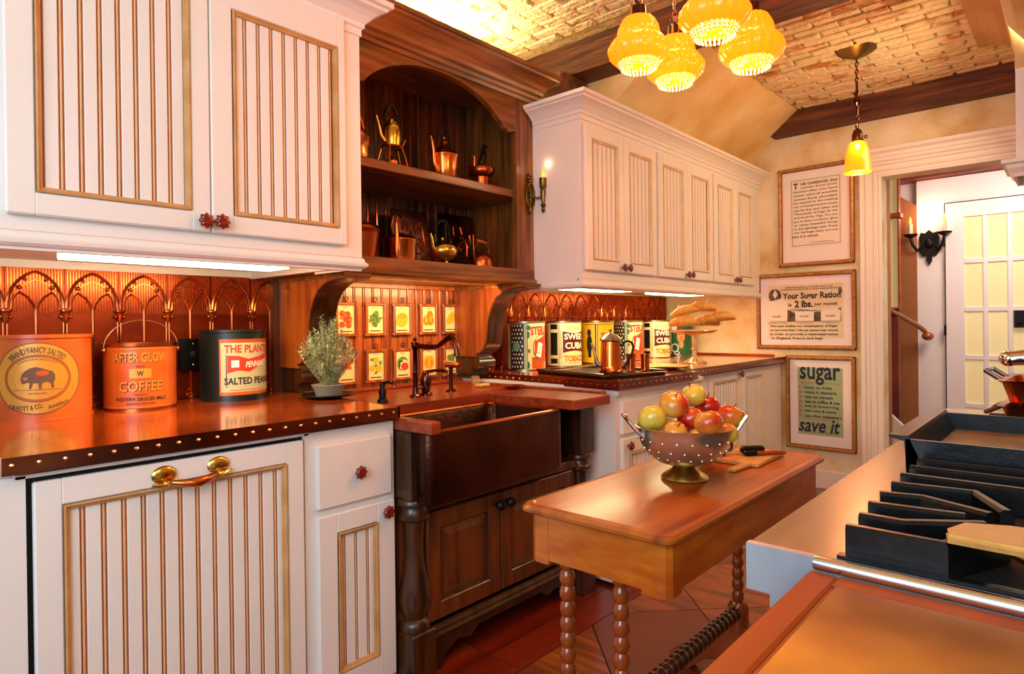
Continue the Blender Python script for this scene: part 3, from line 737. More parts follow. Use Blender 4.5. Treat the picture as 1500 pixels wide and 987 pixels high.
# sconce on the hutch
ws = thing('wall_sconce', 'brass candle sconce with oval openwork plate on the hutch', 'sconce', (2.50, YH, 1.86))
sx = 2.492
pts = [(sx+.030*math.cos(a), YH-.012, 1.855+.062*math.sin(a)) for a in [2*PI*k/28 for k in range(28)]]
m_ = MB().tube(pts, .006, 8, close=True)
for k in range(8):
    a = 2*PI*k/8; m_.tube([(sx, YH-.014, 1.855), (sx+.026*math.cos(a), YH-.010, 1.855+.056*math.sin(a))], [.003, .006], 6)
m_.ball((sx, YH-.016, 1.855), .009).ball((sx, YH-.01, 1.93), .012).ball((sx-.012, YH-.01, 1.945), .009).ball((sx+.012, YH-.01, 1.945), .009).ball((sx, YH-.01, 1.962), .01).lathe([(.008, 1.79), (.006, 1.78), (.009, 1.77), (.003, 1.757)], (sx, YH-.01, 0), 10)
obj('back_plate', m_, m_brass_d, ws)
m_ = MB().tube([(sx, YH-.016, 1.85), (sx+.012, YH-.05, 1.84), (sx+.022, YH-.07, 1.845)], .006, 8)
m_.lathe([(.003, 1.765), (.010, 1.775), (.006, 1.79), (.014, 1.80), (.008, 1.815), (.010, 1.83), (.015, 1.87), (.012, 1.885), (.018, 1.893), (.019, 1.94), (.016, 1.942)], (sx+.026, YH-.075, 0), 14)
arm_ = obj('arm', m_, m_brass_d, ws)
obj('bulb', MB().lathe([(.006, 1.938), (.009, 1.95), (.006, 1.968), (.001, 1.985)], (sx+.026, YH-.075, 0), 10), m_flame, arm_)
point('sconce_light', (sx+.03, YH-.1, 2.01), .12, (1, .6, .3), .02)

# ================================================================== SINK UNIT
def rrect(x0, x1, y0, y1, r, n=6, front_only=False):
    out = []
    for cx, cy, a0 in ((x1-r, y1-r, 0), (x0+r, y1-r, PI/2), (x0+r, y0+r, PI), (x1-r, y0+r, 3*PI/2)):
        for k in range(n+1): a = a0+PI/2*k/n; out.append((cx+r*math.cos(a), cy+r*math.sin(a)))
    return out
def loft(mb, rings, cap=(True, True), smooth=True):
    n = len(rings[0][0]); vs = [(x, y, z) for ring, z in rings for x, y in ring]
    fs = [(i*n+k, i*n+(k+1) % n, (i+1)*n+(k+1) % n, (i+1)*n+k) for i in range(len(rings)-1) for k in range(n)]
    if cap[0]: fs.append(tuple(range(n))[::-1])
    if cap[1]: fs.append(tuple(range((len(rings)-1)*n, len(rings)*n)))
    return mb.add(vs, fs, smooth)
sx0, sx1, sy0, sy1 = 1.345, 2.07, 1.57, 1.985
sk = thing('apron_sink', 'hammered dark copper apron-front sink', 'sink', (1.7, 1.75, .60))
rr = lambda d, r: rrect(sx0+d, sx1-d, sy0+d, sy1-d, r)
obj('basin', loft(MB(), [(rr(.02, .03), .60), (rr(.005, .034), .606), (rr(0, .035), .62), (rr(0, .035), .838), (rr(.003, .033), .846), (rr(.012, .03), .848), (rr(.022, .03), .845), (rr(.028, .035), .835), (rr(.04, .05), .66), (rr(.07, .05), .645)]), m_hammer, sk)
obj('rim', MB().tube([(x, y, .847) for x, y in rr(.01, .03)], .008, 8, close=True), m_copper_d, sk)
obj('drain', MB().lathe([(.04, .6455), (.04, .649), (.03, .647)], (1.7, 1.8, 0), 20), m_bronze, sk)
# wooden counter round the sink
wc = thing('wooden_counter', 'cherry red wooden counter wrapping the dark sink', 'countertop', (1.9, 2.2, .85))
obj('left_arm', MB().box(1.319, 1.363, 1.526, 2.0, .85, .89, .004), m_cherry, wc)
obj('deck', MB().prism([(1.319, 1.975), (2.06, 1.975), (2.06, 2.545), (1.386, 2.545), (1.34, 1.98)], 'z', .85, .89), m_cherry, wc)
obj('right_arm', MB().box(2.058, 2.325, 1.512, 2.545, .85, .89, .004), m_cherry, wc)
obj('back_ledge', MB().box(1.40, 2.32, 2.50, 2.545, .89, .908, .004), m_cherry, wc); obj('side_ledge', MB().box(2.325, 2.37, 1.56, 2.545, .865, .90, .004), m_cherry, wc)
# cabinet
sc = thing('sink_cabinet', 'dark turned-post wooden cabinet under the sink', 'cabinet', (1.85, 1.7, 0))
obj('carcass', MB().box(1.40, 2.29, 1.68, 2.3, .17, .60).box(1.40, 2.29, 1.668, 1.68, .565, .60).box(1.33, 1.345, 1.70, 2.5, .17, .85).box(2.33, 2.345, 1.70, 2.5, .10, .85), m_sinkw, sc)
obj('front_rail', MB().box(1.40, 2.27, 1.655, 1.68, .565, .60, .003), m_sinkw, sc)
def panel_door(x0, x1, kx):
    b = .06; y = 1.65
    d = obj('door', MB().box(x0, x0+b, y, y+.02, .185, .56, .003).box(x1-b, x1, y, y+.02, .185, .56, .003).box(x0+b-.003, x1-b+.003, y, y+.02, .185, .185+b, .003).box(x0+b-.003, x1-b+.003, y, y+.02, .56-b, .56, .003), m_sinkw, sc)
    a, c, e, f = x0+b, x1-b, .185+b, .56-b; q = .035
    vs = [(a, y+.016, e), (c, y+.016, e), (c, y+.016, f), (a, y+.016, f), (a+q, y+.004, e+q), (c-q, y+.004, e+q), (c-q, y+.004, f-q), (a+q, y+.004, f-q)]
    obj('raised_panel', MB().add(vs, [(4, 5, 6, 7), (0, 1, 5, 4), (1, 2, 6, 5), (2, 3, 7, 6), (3, 0, 4, 7)]), m_sinkw, d)
    obj('knob', MB().lathe([(.008, 1.65), (.008, 1.635), (.018, 1.628), (.020, 1.618), (.014, 1.608), (.002, 1.606)], (kx, 0, .52), 16, 'y'), m_iron, d)
panel_door(1.405, 1.766, 1.742); panel_door(1.772, 2.235, 1.80)
POST = [(.052, .62), (.058, .612), (.058, .60), (.045, .592), (.047, .575), (.056, .565), (.056, .552), (.040, .542), (.036, .50), (.034, .44), (.040, .38), (.052, .32), (.057, .28), (.050, .24), (.038, .215), (.050, .205), (.054, .19), (.050, .175)]
for x in (1.372, 2.325):
    w_ = .052
    o = obj('post', MB().box(x-w_, x+w_, 1.632, 1.632+2*w_, .62, .85, .004), m_dark, sc); obj('post_foot', MB().box(x-w_, x+w_, 1.632, 1.632+2*w_, 0, .175, .004), m_dark, sc)
    obj('turning', MB().lathe(POST, (x, 1.632+w_, 0), 28), m_dark, o)
obj('base_moulding', MB().sweep([(1.425, 1.66), (2.27, 1.66)], [(0, .12), (.012, .125), (.018, .135), (.012, .145), (.016, .155), (.010, .168), (0, .17)]), m_dark, sc)
sk_ = [(1.425, 0), (1.425, .125), (2.27, .125), (2.27, 0), (2.21, 0), (2.19, .05), (2.13, .075), (2.07, .06), (2.03, .09), (1.66, .09), (1.62, .06), (1.56, .075), (1.50, .05), (1.48, 0)]
obj('scalloped_skirt', MB().prism(sk_, 'y', 1.668, 1.69), m_dark, sc)
# taps
fa = thing('kitchen_faucet', 'bronze sink faucet with a long curved spout', 'faucet', (1.78, 2.16, .89))
fx, fy = 1.765, 2.14
obj('column', MB().lathe([(.026, .89), (.026, .897), (.014, .905), (.011, .93), (.011, .99), (.014, .995), (.010, 1.0), (.010, 1.09), (.016, 1.10), (.017, 1.125), (.008, 1.135), (.011, 1.142), (.004, 1.152)], (fx, fy, 0), 16), m_bronze, fa)
obj('spout', MB().tube([(fx, fy, 1.112), (fx, fy-.08, 1.108), (fx, fy-.15, 1.112), (fx, fy-.19, 1.135), (fx, fy-.225, 1.15), (fx, fy-.25, 1.135), (fx, fy-.262, 1.10), (fx, fy-.265, 1.075)], [.012, .011, .010, .012, .013, .012, .012, .014], 12), m_bronze, fa)
o = obj('valve_body', MB().lathe([(.03, .89), (.03, .898), (.018, .906), (.024, .93), (.026, .965), (.018, .99), (.008, 1.0)], (fx+.075, fy+.02, 0), 16).tube([(fx, fy, .93), (fx+.07, fy+.02, .93)], .01, 8), m_bronze, fa)
obj('lever', MB().tube([(fx+.075, fy+.02, .995), (fx+.09, fy-.02, 1.0), (fx+.105, fy-.07, 1.0), (fx+.11, fy-.085, .995)], [.006, .006, .008, .009], 8), m_bronze, o)
sr = thing('side_sprayer', 'bronze side sprayer at the right of the sink faucet', 'sprayer', (2.01, 2.18, .89))
obj('stem', MB().lathe([(.024, .89), (.024, .898), (.010, .905), (.009, .99), (.012, 1.0)], (2.01, 2.18, 0), 14), m_bronze, sr)
obj('spray_head', MB().tube([(1.985, 2.20, 1.02), (2.01, 2.18, 1.018), (2.03, 2.15, 1.012), (2.035, 2.135, 1.01)], [.016, .018, .013, .017], 12), m_copper_d, sr)
sd = thing('soap_dispenser', 'small black soap pump at the left end of the sink', 'soap dispenser', (1.55, 2.09, .89))
obj('pump_base', MB().lathe([(.022, .89), (.022, .90), (.014, .91), (.016, .935), (.010, .95), (.012, .965), (.006, .975)], (1.55, 2.085, 0), 14), m_iron, sd)
obj('pump_spout', MB().tube([(1.55, 2.085, .968), (1.555, 2.06, .975), (1.56, 2.035, .972), (1.562, 2.02, .955)], .006, 8), m_bronze, sd)
cu = thing('shot_glass', 'tiny clear glass beside the bracket on the wooden counter', 'glass', (2.40, 2.40, .89))
cu.location = (2.27, 2.28, .89)
obj('glass_body', MB().lathe([(.02, 0), (.022, .05), (.019, .05), (.017, .006)], (0, 0, 0), 16), m_clear, cu, local=True)
sg = thing('soap_bar', 'small pale soap bar on the wooden counter edge', 'soap', (2.24, 2.20, .89))
obj('soap_block', MB().box(-.035, .035, -.02, .02, .001, .018, .005), m_lightwood, sg, local=True)
dh = thing('scalloped_dish', 'small red scalloped dish on the wooden counter', 'dish', (2.28, 2.10, .89))
dh.location = (2.265, 2.02, .89)
obj('dish_bowl', MB().lathe([(.02, .001), (.05, .012), (.055, .018), (.048, .014), (.015, .005)], (0, 0, 0), 32, 'z', 8, .06), m_copper, dh, local=True)

# potted rosemary
pp = thing('potted_rosemary', 'bushy grey-green rosemary in a low pot on a dark plate', 'plant', (1.325, 2.12, .93))
obj('plate', MB().lathe([(.05, .001), (.09, .008), (.10, .014), (.098, .017), (.05, .006)], (0, 0, 0), 28), m_iron, pp, local=True)
obj('pot', MB().lathe([(.045, .007), (.06, .045), (.064, .05), (.058, .052), (.05, .045)], (0, 0, 0), 20), m_pot, pp, local=True)
lf = MB(); st = MB(); rr_ = random.Random(3)
for k in range(130):
    a = rr_.uniform(0, 2*PI); lean = rr_.uniform(0, 1)**.8; H = (.27-.13*lean)*rr_.uniform(.75, 1.05); dd_ = .018+.095*lean
    P = [(math.cos(a)*.02*lean, math.sin(a)*.02*lean, .045), (math.cos(a)*dd_*.6, math.sin(a)*dd_*.6, .045+H*.5), (math.cos(a)*dd_, math.sin(a)*dd_, .045+H)]
    st.tube(P, .0006, 4)
    for q in range(30):
        t = .1+.92*q/29
        b = Vector(P[0])*(1-t)**2+2*t*(1-t)*Vector(P[1])+t*t*Vector(P[2])
        an = rr_.uniform(0, 2*PI); d = Vector((math.cos(an), math.sin(an), .7)).normalized(); L_ = rr_.uniform(.013, .022)
        s_ = d.cross(Vector((0, 0, 1))).normalized()*.0028; e = b+d*L_; m1 = b+d*L_*.5
        lf.add([b, m1+s_, e, m1-s_], [(0, 1, 2), (0, 2, 3)])
obj('stems', st, m_leaf, pp, local=True, kind='stuff'); obj('needles', lf, m_leaf, pp, local=True, kind='stuff')

# seed cards in little wooden frames
def wmap(x0, y0, z0): return lambda u, v, off: (x0+u, y0-off, z0+v)
def fruit(kind, cx, cz, mp, parent):
    zo = [0]
    def D(m, *L):
        b = MB()
        for q_, l_ in enumerate(L): disc(b, mp, *l_, off=.0016+.0002*q_+zo[0], n=14)
        zo[0] += .0002*len(L)
        obj('print', b, m, parent)
    rr2 = random.Random(kind*7+1)
    
    if kind in (0, 5):
        D(m_fruit_r, *[(rr2.uniform(-.026, .026), rr2.uniform(-.028, .035), .016, .015) for _ in range(7)])
        D(m_fruit_o, *[(rr2.uniform(-.026, .026), rr2.uniform(-.028, .035), .008, .007) for _ in range(5)])
    elif kind == 1:
        D(m_fruit_g, *[(.034*math.cos(a)*rr2.uniform(.2, 1), .036*math.sin(a)*rr2.uniform(.2, 1), .008, .006) for a in [k*.55 for k in range(44)]])
    elif kind == 2: D(m_fruit_y, (0, .0, .036, .032), (-.004, -.016, .036, .024)); b = MB(); [ringd(b, mp, 0, -.002, .034-.01*i, .03-.01*i, .0016, .0034, 20, .5, 2.8) for i in range(3)]; obj('print', b, m_ink2, parent)
    elif kind == 3: D(m_fruit_o, (-.014, -.008, .022, .026), (.012, -.008, .024, .026), (.01, .022, .02, .02)); D(m_fruit_y, (-.016, -.006, .009, .02), (.014, .0, .008, .022))
    elif kind == 4: D(m_fruit_y, (-.022, -.012, .008, .02), (-.01, -.004, .008, .03), (.004, .004, .008, .034), (.018, .010, .008, .03))
    elif kind == 6: D(m_fruit_y, (.0, .026, .017, .016), (-.02, -.012, .017, .015), (.018, -.016, .018, .016)); D(m_fruit_g, (-.022, .03, .012, .007), (.026, .012, .008, .012), (-.002, .0, .01, .007), (.0, -.034, .008, .006))
    elif kind == 7: D(m_fruit_g, (0, .0, .036, .036)); D(m_card, (.008, -.008, .030, .028)); D(m_fruit_r, (.012, -.014, .024, .020)); D(m_ink, (-.012, .012, .016, .004), (-.02, -.004, .004, .014))
    elif kind == 8: D(m_fruit_y, (0, -.004, .036, .034)); D(m_fruit_o, (-.018, -.004, .006, .026), (.018, -.004, .006, .026)); D(m_fruit_y, (0, .022, .03, .01))
    elif kind == 9: D(m_fruit_g, (-.014, .018, .016, .014), (.012, .022, .018, .015), (0, .006, .022, .012)); D(m_fruit_o, (0, -.028, .02, .010), (.014, -.02, .01, .01))
names = ['red tomatoes', 'green lettuce', 'yellow melon', 'orange squash', 'yellow bean pods', 'red fruit half hidden by the plant', 'yellow lemons with leaves', 'sliced watermelon', 'yellow pumpkin behind the faucet spout', 'leafy green vegetable behind the sprayer']
cxs = [1.683, 1.848, 2.012, 2.185, 2.343]
for k in range(10):
    row = k//5; cx = cxs[k % 5]; cz = 1.231 if row == 0 else 1.006; y = 2.546
    t = thing('framed_seed_card', 'small framed card printed with '+names[k]+' in the niche', 'picture', (cx, y, cz), group='framed cards hanging in the niche')
    hw, hh = .046, .066
    f = MB(); 
    f.box(cx-hw-.014, cx-hw, y-.02, y, cz-hh-.016, cz+hh+.016, .003).box(cx+hw, cx+hw+.014, y-.02, y, cz-hh-.016, cz+hh+.016, .003)
    f.box(cx-hw-.018, cx+hw+.018, y-.017, y, cz-hh-.014, cz-hh, .003).box(cx-hw-.018, cx+hw+.018, y-.017, y, cz+hh, cz+hh+.014, .003)
    obj('frame', f, m_niche, t)
    obj('card', MB().box(cx-hw, cx+hw, y-.008, y-.002, cz-hh, cz+hh), m_card, t)
    mp = wmap(cx, y-.008, cz+.002); fruit(k, cx, cz, mp, t)
    b = MB(); txt(b, wmap(cx, y-.008, cz), ['TOMATO', 'LETTUCE', 'MELON', 'SQUASH', 'BEANS', 'PEPPER', 'LEMON', 'MELON', 'PUMPKIN', 'RADISH'][k], 0, .056, .03, .006, bold=0); 
    rectd(b, wmap(cx, y-.008, cz), -.032, .032, -.058, -.053, .0012, 1)
    obj('lettering', b, m_ink2, t)
    obj('hook', MB().tube([(cx+.010*math.cos(a), y-.012, cz+hh+.03+.011*math.sin(a)) for a in [2*PI*q/12 for q in range(12)]], .002, 5, close=True).tube([(cx, y-.012, cz+hh+.019), (cx, y-.012, cz+hh+.01)], .002, 5), m_iron, t)

# ================================================================== RIGHT BASE CABINETS
br = thing('base_cabinet', 'white base cabinet with a drawer right of the sink', 'cabinet', (2.9, 1.56, 0))
obj('carcass', MB().box(2.44, 3.30, 1.56, 2.58, .02, .905), m_cream, br)
dd = obj('drawer', MB().box(2.475, 3.27, 1.542, 1.562, .690, .845, .004), m_cream, br)
knob(dd, 2.87, 1.542, .768)
obj('top_moulding', MB().sweep([(2.44, 1.56), (3.30, 1.56)], [(0, .862), (.008, .866), (.012, .874), (.018, .880), (.018, .900), (0, .900)]), m_cream, br)
door(br, 2.475, 3.27, .06, .672, 1.542, 2.53, 3.215, .12, .60, 2.57, kn=(2.513, .637), pale=True)
b2 = thing('base_cabinet', 'white two-door base cabinet below the framed posters', 'cabinet', (4.1, 1.66, 0))
obj('carcass', MB().box(3.302, XF-.003, 1.665, 2.58, .02, .905), m_cream, b2)
door(b2, 3.60, 4.09, .06, .885, 1.645, 3.66, 4.03, .12, .83, 3.70, kn=(4.055, .858), pale=True)
d_ = door(b2, 4.10, 4.82, .06, .885, 1.645, 4.16, 4.44, .12, .83, 4.20, kn=None, pale=True)
d_.name = 'door'
obj('centre_stile', MB().box(3.30, 3.59, 1.647, 1.667, .06, .885, .004), m_cream, b2)
c2 = thing('copper_countertop', 'riveted copper countertop right of the sink along the wall', 'countertop', (3.6, 2.0, .92))
cp = [(2.42, 1.53), (3.08, 1.50), (3.16, 1.51), (3.22, 1.55), (3.26, 1.605), (XF-.003, 1.61), (XF-.003, 2.542), (2.50, 2.542)]
obj('counter_slab', MB().prism(cp, 'z', .903, .937), m_ctop, c2)
ed = MB().sweep([(2.496, 2.50)] + cp[:6], [(0, .898), (.005, .898), (.005, .938), (0, .938)])
obj('edge_band', ed, m_cedge, c2)
rv = MB(); 
path = [Vector((2.496, 2.48)), Vector(cp[0])]; 
def along(pts, step):
    out = []; 
    for a, b in zip(pts[:-1], pts[1:]):
        a = Vector(a); b = Vector(b); n = max(1, int((b-a).length/step)); 
        for k in range(n): out.append(a+(b-a)*(k+.5)/n)
    return out
for p in along([(2.491, 2.50), (2.415, 1.525), (3.08, 1.494), (3.26, 1.60), (4.83, 1.604)], .045): rv.ball((p.x, p.y, .919), .0048, 8, 4)
obj('rivets', rv, m_rivet, c2, kind='stuff')
obj('end_ridge', MB().box(4.82, XF-.003, 1.70, 2.53, .937, .952, .003), m_ctop, c2)
s2 = thing('copper_backsplash', 'embossed copper backsplash behind the row of store tins', 'backsplash', (3.6, YS, .94))
for i in range(14): gothic(s2, 2.52+.162*i, 2.52+.162*(i+1), YS, .939, 1.405, 1.24)

# ================================================================== TINS
def tin(loc, r, h, label, mbody, face_deg, rim=m_tinrim, name='store_tin', seam=True, lidh=.012):
    t = thing(name, label, 'tin', loc); x, y, z = loc
    obj('body', MB().lathe([(r, z+.004), (r, z+h-lidh)], (x, y, 0), 48), mbody, t)
    obj('rim', MB().lathe([(r+.003, z), (r+.003, z+.006), (r-.002, z+.008), (r-.002, z+.001)], (x, y, 0), 48), rim, t); obj('rim', MB().lathe([(r+.001, z+h-lidh), (r+.004, z+h-lidh+.002), (r+.004, z+h), (r-.004, z+h), (r-.006, z+h-.005)], (x, y, 0), 48), rim, t)
    return t, cyl_map(x, y, z, r, math.radians(face_deg))
def deco(t, m, fn, nm='label_print'):
    b = MB(); fn(b); obj(nm, b, m, t)
zt = .93
# 1 orange tin with oval label and bison
t, mp = tin((.494, 2.398, zt), .127, .256, 'big orange peanut tin with an oval label and bison', m_label_o, -108, rim=m_label_o)
def ell(b, rx, ry, cx=0, cy=.128, off=.0008): disc(b, mp, cx, cy, rx, ry, off, 48)
deco(t, m_label_gold, lambda b: ell(b, .112, .105), 'label_oval')
deco(t, m_ink2, lambda b: (ringd(b, mp, 0, .128, .112, .105, .002, .0016, 48), ringd(b, mp, 0, .128, .084, .070, .002, .0018, 48), ringd(b, mp, 0, .128, .078, .064, .001, .0018, 48)))
deco(t, m_label_o, lambda b: ell(b, .082, .068, off=.0014), 'label_oval')
deco(t, m_label_gold, lambda b: ell(b, .076, .062, off=.002), 'label_oval')
def bison(b):
    P = [(-.040, .0), (-.036, .014), (-.030, .022), (-.018, .030), (-.004, .034), (.010, .030), (.024, .024), (.036, .020), (.042, .010), (.042, -.004), (.038, -.016), (.040, -.028), (.034, -.030), (.032, -.016), (.024, -.010), (.014, -.012), (.010, -.018), (.010, -.030), (.004, -.031), (.002, -.014), (-.010, -.014), (-.014, -.030), (-.020, -.030), (-.018, -.012), (-.026, -.012), (-.032, -.016), (-.038, -.012)]
    fill(b, mp, [(p[0], .128+p[1]) for p in P], .0028, 80)
    rectd(b, mp, -.06, .058, .094, .0955, .0028, 8)
deco(t, m_ink2, bison, 'bison_print')
deco(t, m_label_o, lambda b: (disc(b, mp, .012, .143, .016, .008, .0034, 14), disc(b, mp, -.028, .128, .006, .005, .0034, 10)))
deco(t, m_ink2, lambda b: (txt(b, mp, 'BRAND FANCY SALTED', 0, .212, .150, .018, arc=.10, bold=.02, off=.0022),
    txt(b, mp, 'ROASTED FOR THOSE WHO APPRECIATE QUALITY', 0, .184, .10, .006, arc=.09, off=.0026), txt(b, mp, 'F.M.HOYT & CO.', -.030, .042, .085, .015, arc=-.14, bold=.02, off=.0022), txt(b, mp, 'Amesbury', .050, .048, .055, .016, rot=.35, slant=.3, off=.0022), txt(b, mp, 'TEN POUNDS', 0, .084, .045, .005, off=.0026)), 'lettering')
# 2 orange coffee pail with bail
t, mp = tin((.774, 2.415, zt), .110, .222, 'orange coffee pail with a thin wire handle', m_label_o, -107, rim=m_copper_d)
obj('bail', MB().tube([(.774+.116*math.cos(a), 2.415-.02, zt+.205+.095*math.sin(a)) for a in [PI*k/20 for k in range(21)]], .0016, 6), m_tinrim, t)
[obj('bail_lug', MB().ball((.774+e_*.115, 2.395, zt+.2), .009, 8, 6), m_copper_d, t) for e_ in (-1, 1)]
deco(t, m_label_gold, lambda b: (rectd(b, mp, -.12, .12, .204, .206), rectd(b, mp, -.12, .12, .010, .0125), rectd(b, mp, -.034+.0, .030, .107, .138, .001, 4), rectd(b, mp, -.086, -.0845, .02, .196, .001, 1), rectd(b, mp, .086, .0875, .02, .196, .001, 1)))
deco(t, m_ink, lambda b: (txt(b, mp, 'AFTER GLOW', .0015, .1745, .165, .032, bold=.03, off=.0008), txt(b, mp, 'W', -.002, .1225, .02, .018, bold=.03, off=.0018), txt(b, mp, 'COFFEE', .0015, .0785, .130, .034, bold=.03, off=.0008), txt(b, mp, 'BRAND', 0, .146, .024, .006), txt(b, mp, 'PREPARED BY', 0, .052, .04, .005), txt(b, mp, 'WESTERN GROCER MILLS', 0, .038, .155, .012, bold=.02), txt(b, mp, 'MARSHALLTOWN, IOWA.', 0, .022, .085, .007)), 'lettering')
deco(t, m_label_gold, lambda b: (txt(b, mp, 'AFTER GLOW', 0, .176, .165, .032, bold=.012, off=.0016), txt(b, mp, 'COFFEE', 0, .08, .130, .034, bold=.012, off=.0016)), 'lettering')
# 3 black tin with sage label
t, mp = tin((1.094, 2.408, zt), .117, .262, 'black peanut tin with a sage label and red pennant', m_label_b, -96, rim=m_label_b)
deco(t, m_label_o, lambda b: rectd(b, mp, -.086, .135, .022, .228, .0006, 20), 'label_border')
deco(t, m_label_grey, lambda b: rectd(b, mp, -.080, .135, .034, .214, .0012, 20), 'label_field')
deco(t, m_red, lambda b: (txt(b, mp, 'THE PLANTERS', .040, .192, .215, .030, bold=.03, off=.002), fill(b, mp, [(-.058, .103), (-.058, .168), (-.02, .166), (.015, .154), (.06, .163), (.128, .178), (.07, .135), (.02, .106), (-.02, .113)], .0018, 40), rectd(b, mp, -.05, .1, .040, .042, .002)), 'pennant')
deco(t, m_ink, lambda b: (txt(b, mp, 'SALTED PEANUTS', .044, .074, .225, .026, bold=.03, off=.002), rectd(b, mp, -.062, -.0595, .05, .172, .0024, 1)), 'lettering')
deco(t, m_label_w, lambda b: (txt(b, mp, 'PENNANT', .050, .136, .088, .022, bold=.02, slant=.2, rot=.06, off=.003), rectd(b, mp, -.044, -.018, .124, .150, .0024, 2)), 'lettering')

# row of six store tins
def store(i, x, lab, kind, r=.108, h=.277):
    face = math.degrees(math.atan2(-2.38, -x)) + (5 if kind == 'w' else 24)
    base = {'s': m_label_c, 'c': m_label_c, 'y': m_label_y, 'w': m_label_g}[kind]
    t, mp = tin((x, 2.38, .938), r, h, lab, base, face, rim=m_tinrim)
    if kind == 's':
        deco(t, m_label_b, lambda b: rectd(b, mp, -.155, -.060, .006, h-.014, .0006, 10), 'side_panel')
        def dia(b):
            for a in range(4):
                for c in range(11):
                    u, v = -.132+a*.018+(c % 2)*.009, .022+c*.023
                    b.add([mp(u, v-.008, .0014), mp(u+.005, v, .0014), mp(u, v+.008, .0014), mp(u-.005, v, .0014)], [(0, 1, 2, 3)])
        deco(t, m_label_w, dia, 'diamonds')
        deco(t, m_label_lg, lambda b: (disc(b, mp, -.105, .135, .024, .024, .002), rectd(b, mp, -.052, -.046, .006, h-.014), rectd(b, mp, -.148, -.144, .006, h-.014, .001)), 'green_roundel')
        deco(t, m_label_g, lambda b: (rectd(b, mp, -.060, -.056, .006, h-.014), rectd(b, mp, -.042, -.038, .006, h-.014), disc(b, mp, -.034, .03, .008, .02), disc(b, mp, -.034, .2, .008, .02), disc(b, mp, -.033, .24, .012, .014), disc(b, mp, -.03, .11, .006, .012)), 'scrollwork')
        deco(t, m_label_o, lambda b: rectd(b, mp, -.014, .09, .010, .075, .0008), 'lower_print')
        deco(t, m_red, lambda b: (txt(b, mp, 'STERLING', .066, .226, .175, .050, bold=.04, rot=.05, off=.0014), fill(b, mp, [(.004, .075), (.004, .165), (.10, .205), (.10, .045)], .0016, 12)), 'lettering')
        deco(t, m_label_g, lambda b: ringd(b, mp, .052, .125, .06, .078, .004, .0012), 'ring')
        deco(t, m_label_w, lambda b: fill(b, mp, [(.010, .082), (.026, .160), (.060, .150), (.044, .070)], .0028, 10), 'paper_print')
        deco(t, m_ink, lambda b: [txt(b, mp, s_, .026+.003*j, .098+.016*j, .026, .009, rot=-.2, off=.0034) for j, s_ in enumerate(['FINE', 'CUT', 'TOB'])], 'lettering')
    if kind == 'c':
        deco(t, m_label_b, lambda b: (rectd(b, mp, -.135, -.085, .07, h-.07, .0008, 6), rectd(b, mp, -.135, -.085, .02, .05, .0008, 6), rectd(b, mp, -.135, -.085, h-.05, h-.02, .0008, 6)), 'side_panel')
        deco(t, m_label_grey, lambda b: (rectd(b, mp, -.082, -.070, .01, h-.02, .0009, 2), rectd(b, mp, -.082, -.058, .05, h-.06, .0007, 2)), 'side_stripe')
        def wave(b):
            n = 14; vs = []
            for k in range(n+1):
                u = -.052+.16*k/n; vs += [mp(u, .085+.012*math.sin(3.2*k/n), .001), mp(u, .215-.012*math.sin(3.2*k/n), .001)]
            b.add(vs, [(2*k, 2*k+2, 2*k+3, 2*k+1) for k in range(n)])
        deco(t, m_label_m, wave, 'maroon_band')
        deco(t, m_label_w, lambda b: (txt(b, mp, 'SWEET', .036, .182, .158, .036, bold=.03, off=.0018), txt(b, mp, 'CUBA', .030, .128, .135, .040, bold=.03, off=.0018)), 'lettering')
        deco(t, m_label_gold, lambda b: (txt(b, mp, 'TOBACCO', .048, .050, .185, .040, bold=.05, off=.0012), txt(b, mp, 'THE PUREST & BEST', .015, .240, .09, .008, off=.0012)), 'lettering')
        deco(t, m_ink2, lambda b: (txt(b, mp, 'FINE CUT CHEWING', .02, .228, .08, .006, off=.0012), txt(b, mp, 'KEEP IN A COOL PLACE', .02, .022, .08, .006, off=.0012)), 'lettering')
    if kind == 'y':
        deco(t, m_ink, lambda b: (rectd(b, mp, -.060, -.052, .02, h-.025), rectd(b, mp, -.044, -.040, .02, h-.025), rectd(b, mp, -.13, .10, h-.026, h-.022), disc(b, mp, -.10, .20, .014, .022), disc(b, mp, -.098, .125, .020, .060), rectd(b, mp, -.108, -.086, .04, .08)), 'figure_print')
        deco(t, m_red, lambda b: (txt(b, mp, 'SWEET', .052, .180, .15, .040, bold=.04), txt(b, mp, 'BURLEY', .058, .115, .16, .040, bold=.04)), 'lettering')
        deco(t, m_label_w, lambda b: disc(b, mp, .03, .05, .03, .022), 'label_patch')
    if kind == 'w':
        deco(t, m_label_b, lambda b: rectd(b, mp, -.135, -.085, .01, h-.02, .0006, 5), 'side_panel')
        deco(t, m_label_w, lambda b: (rectd(b, mp, -.082, -.076, .01, h-.02, .0008, 1), disc(b, mp, -.052, .22, .024, .03), ringd(b, mp, -.045, .06, .03, .034, .008), ringd(b, mp, -.03, .02, .022, .014, .006)), 'scroll_print')
        deco(t, m_ink2, lambda b: disc(b, mp, .005, .175, .046, .066, .001, 24), 'hair_print')
        deco(t, m_skin, lambda b: (disc(b, mp, .002, .150, .030, .048, .0018, 24), disc(b, mp, .004, .085, .018, .03, .0016, 16)), 'face_print')
        deco(t, m_ink2, lambda b: (disc(b, mp, -.010, .165, .006, .003, .0026, 10), disc(b, mp, .014, .165, .006, .003, .0026, 10), disc(b, mp, .002, .147, .003, .008, .0026, 8)), 'eyes_print')
        deco(t, m_red, lambda b: disc(b, mp, .002, .125, .010, .005, .0026, 12), 'lips_print')
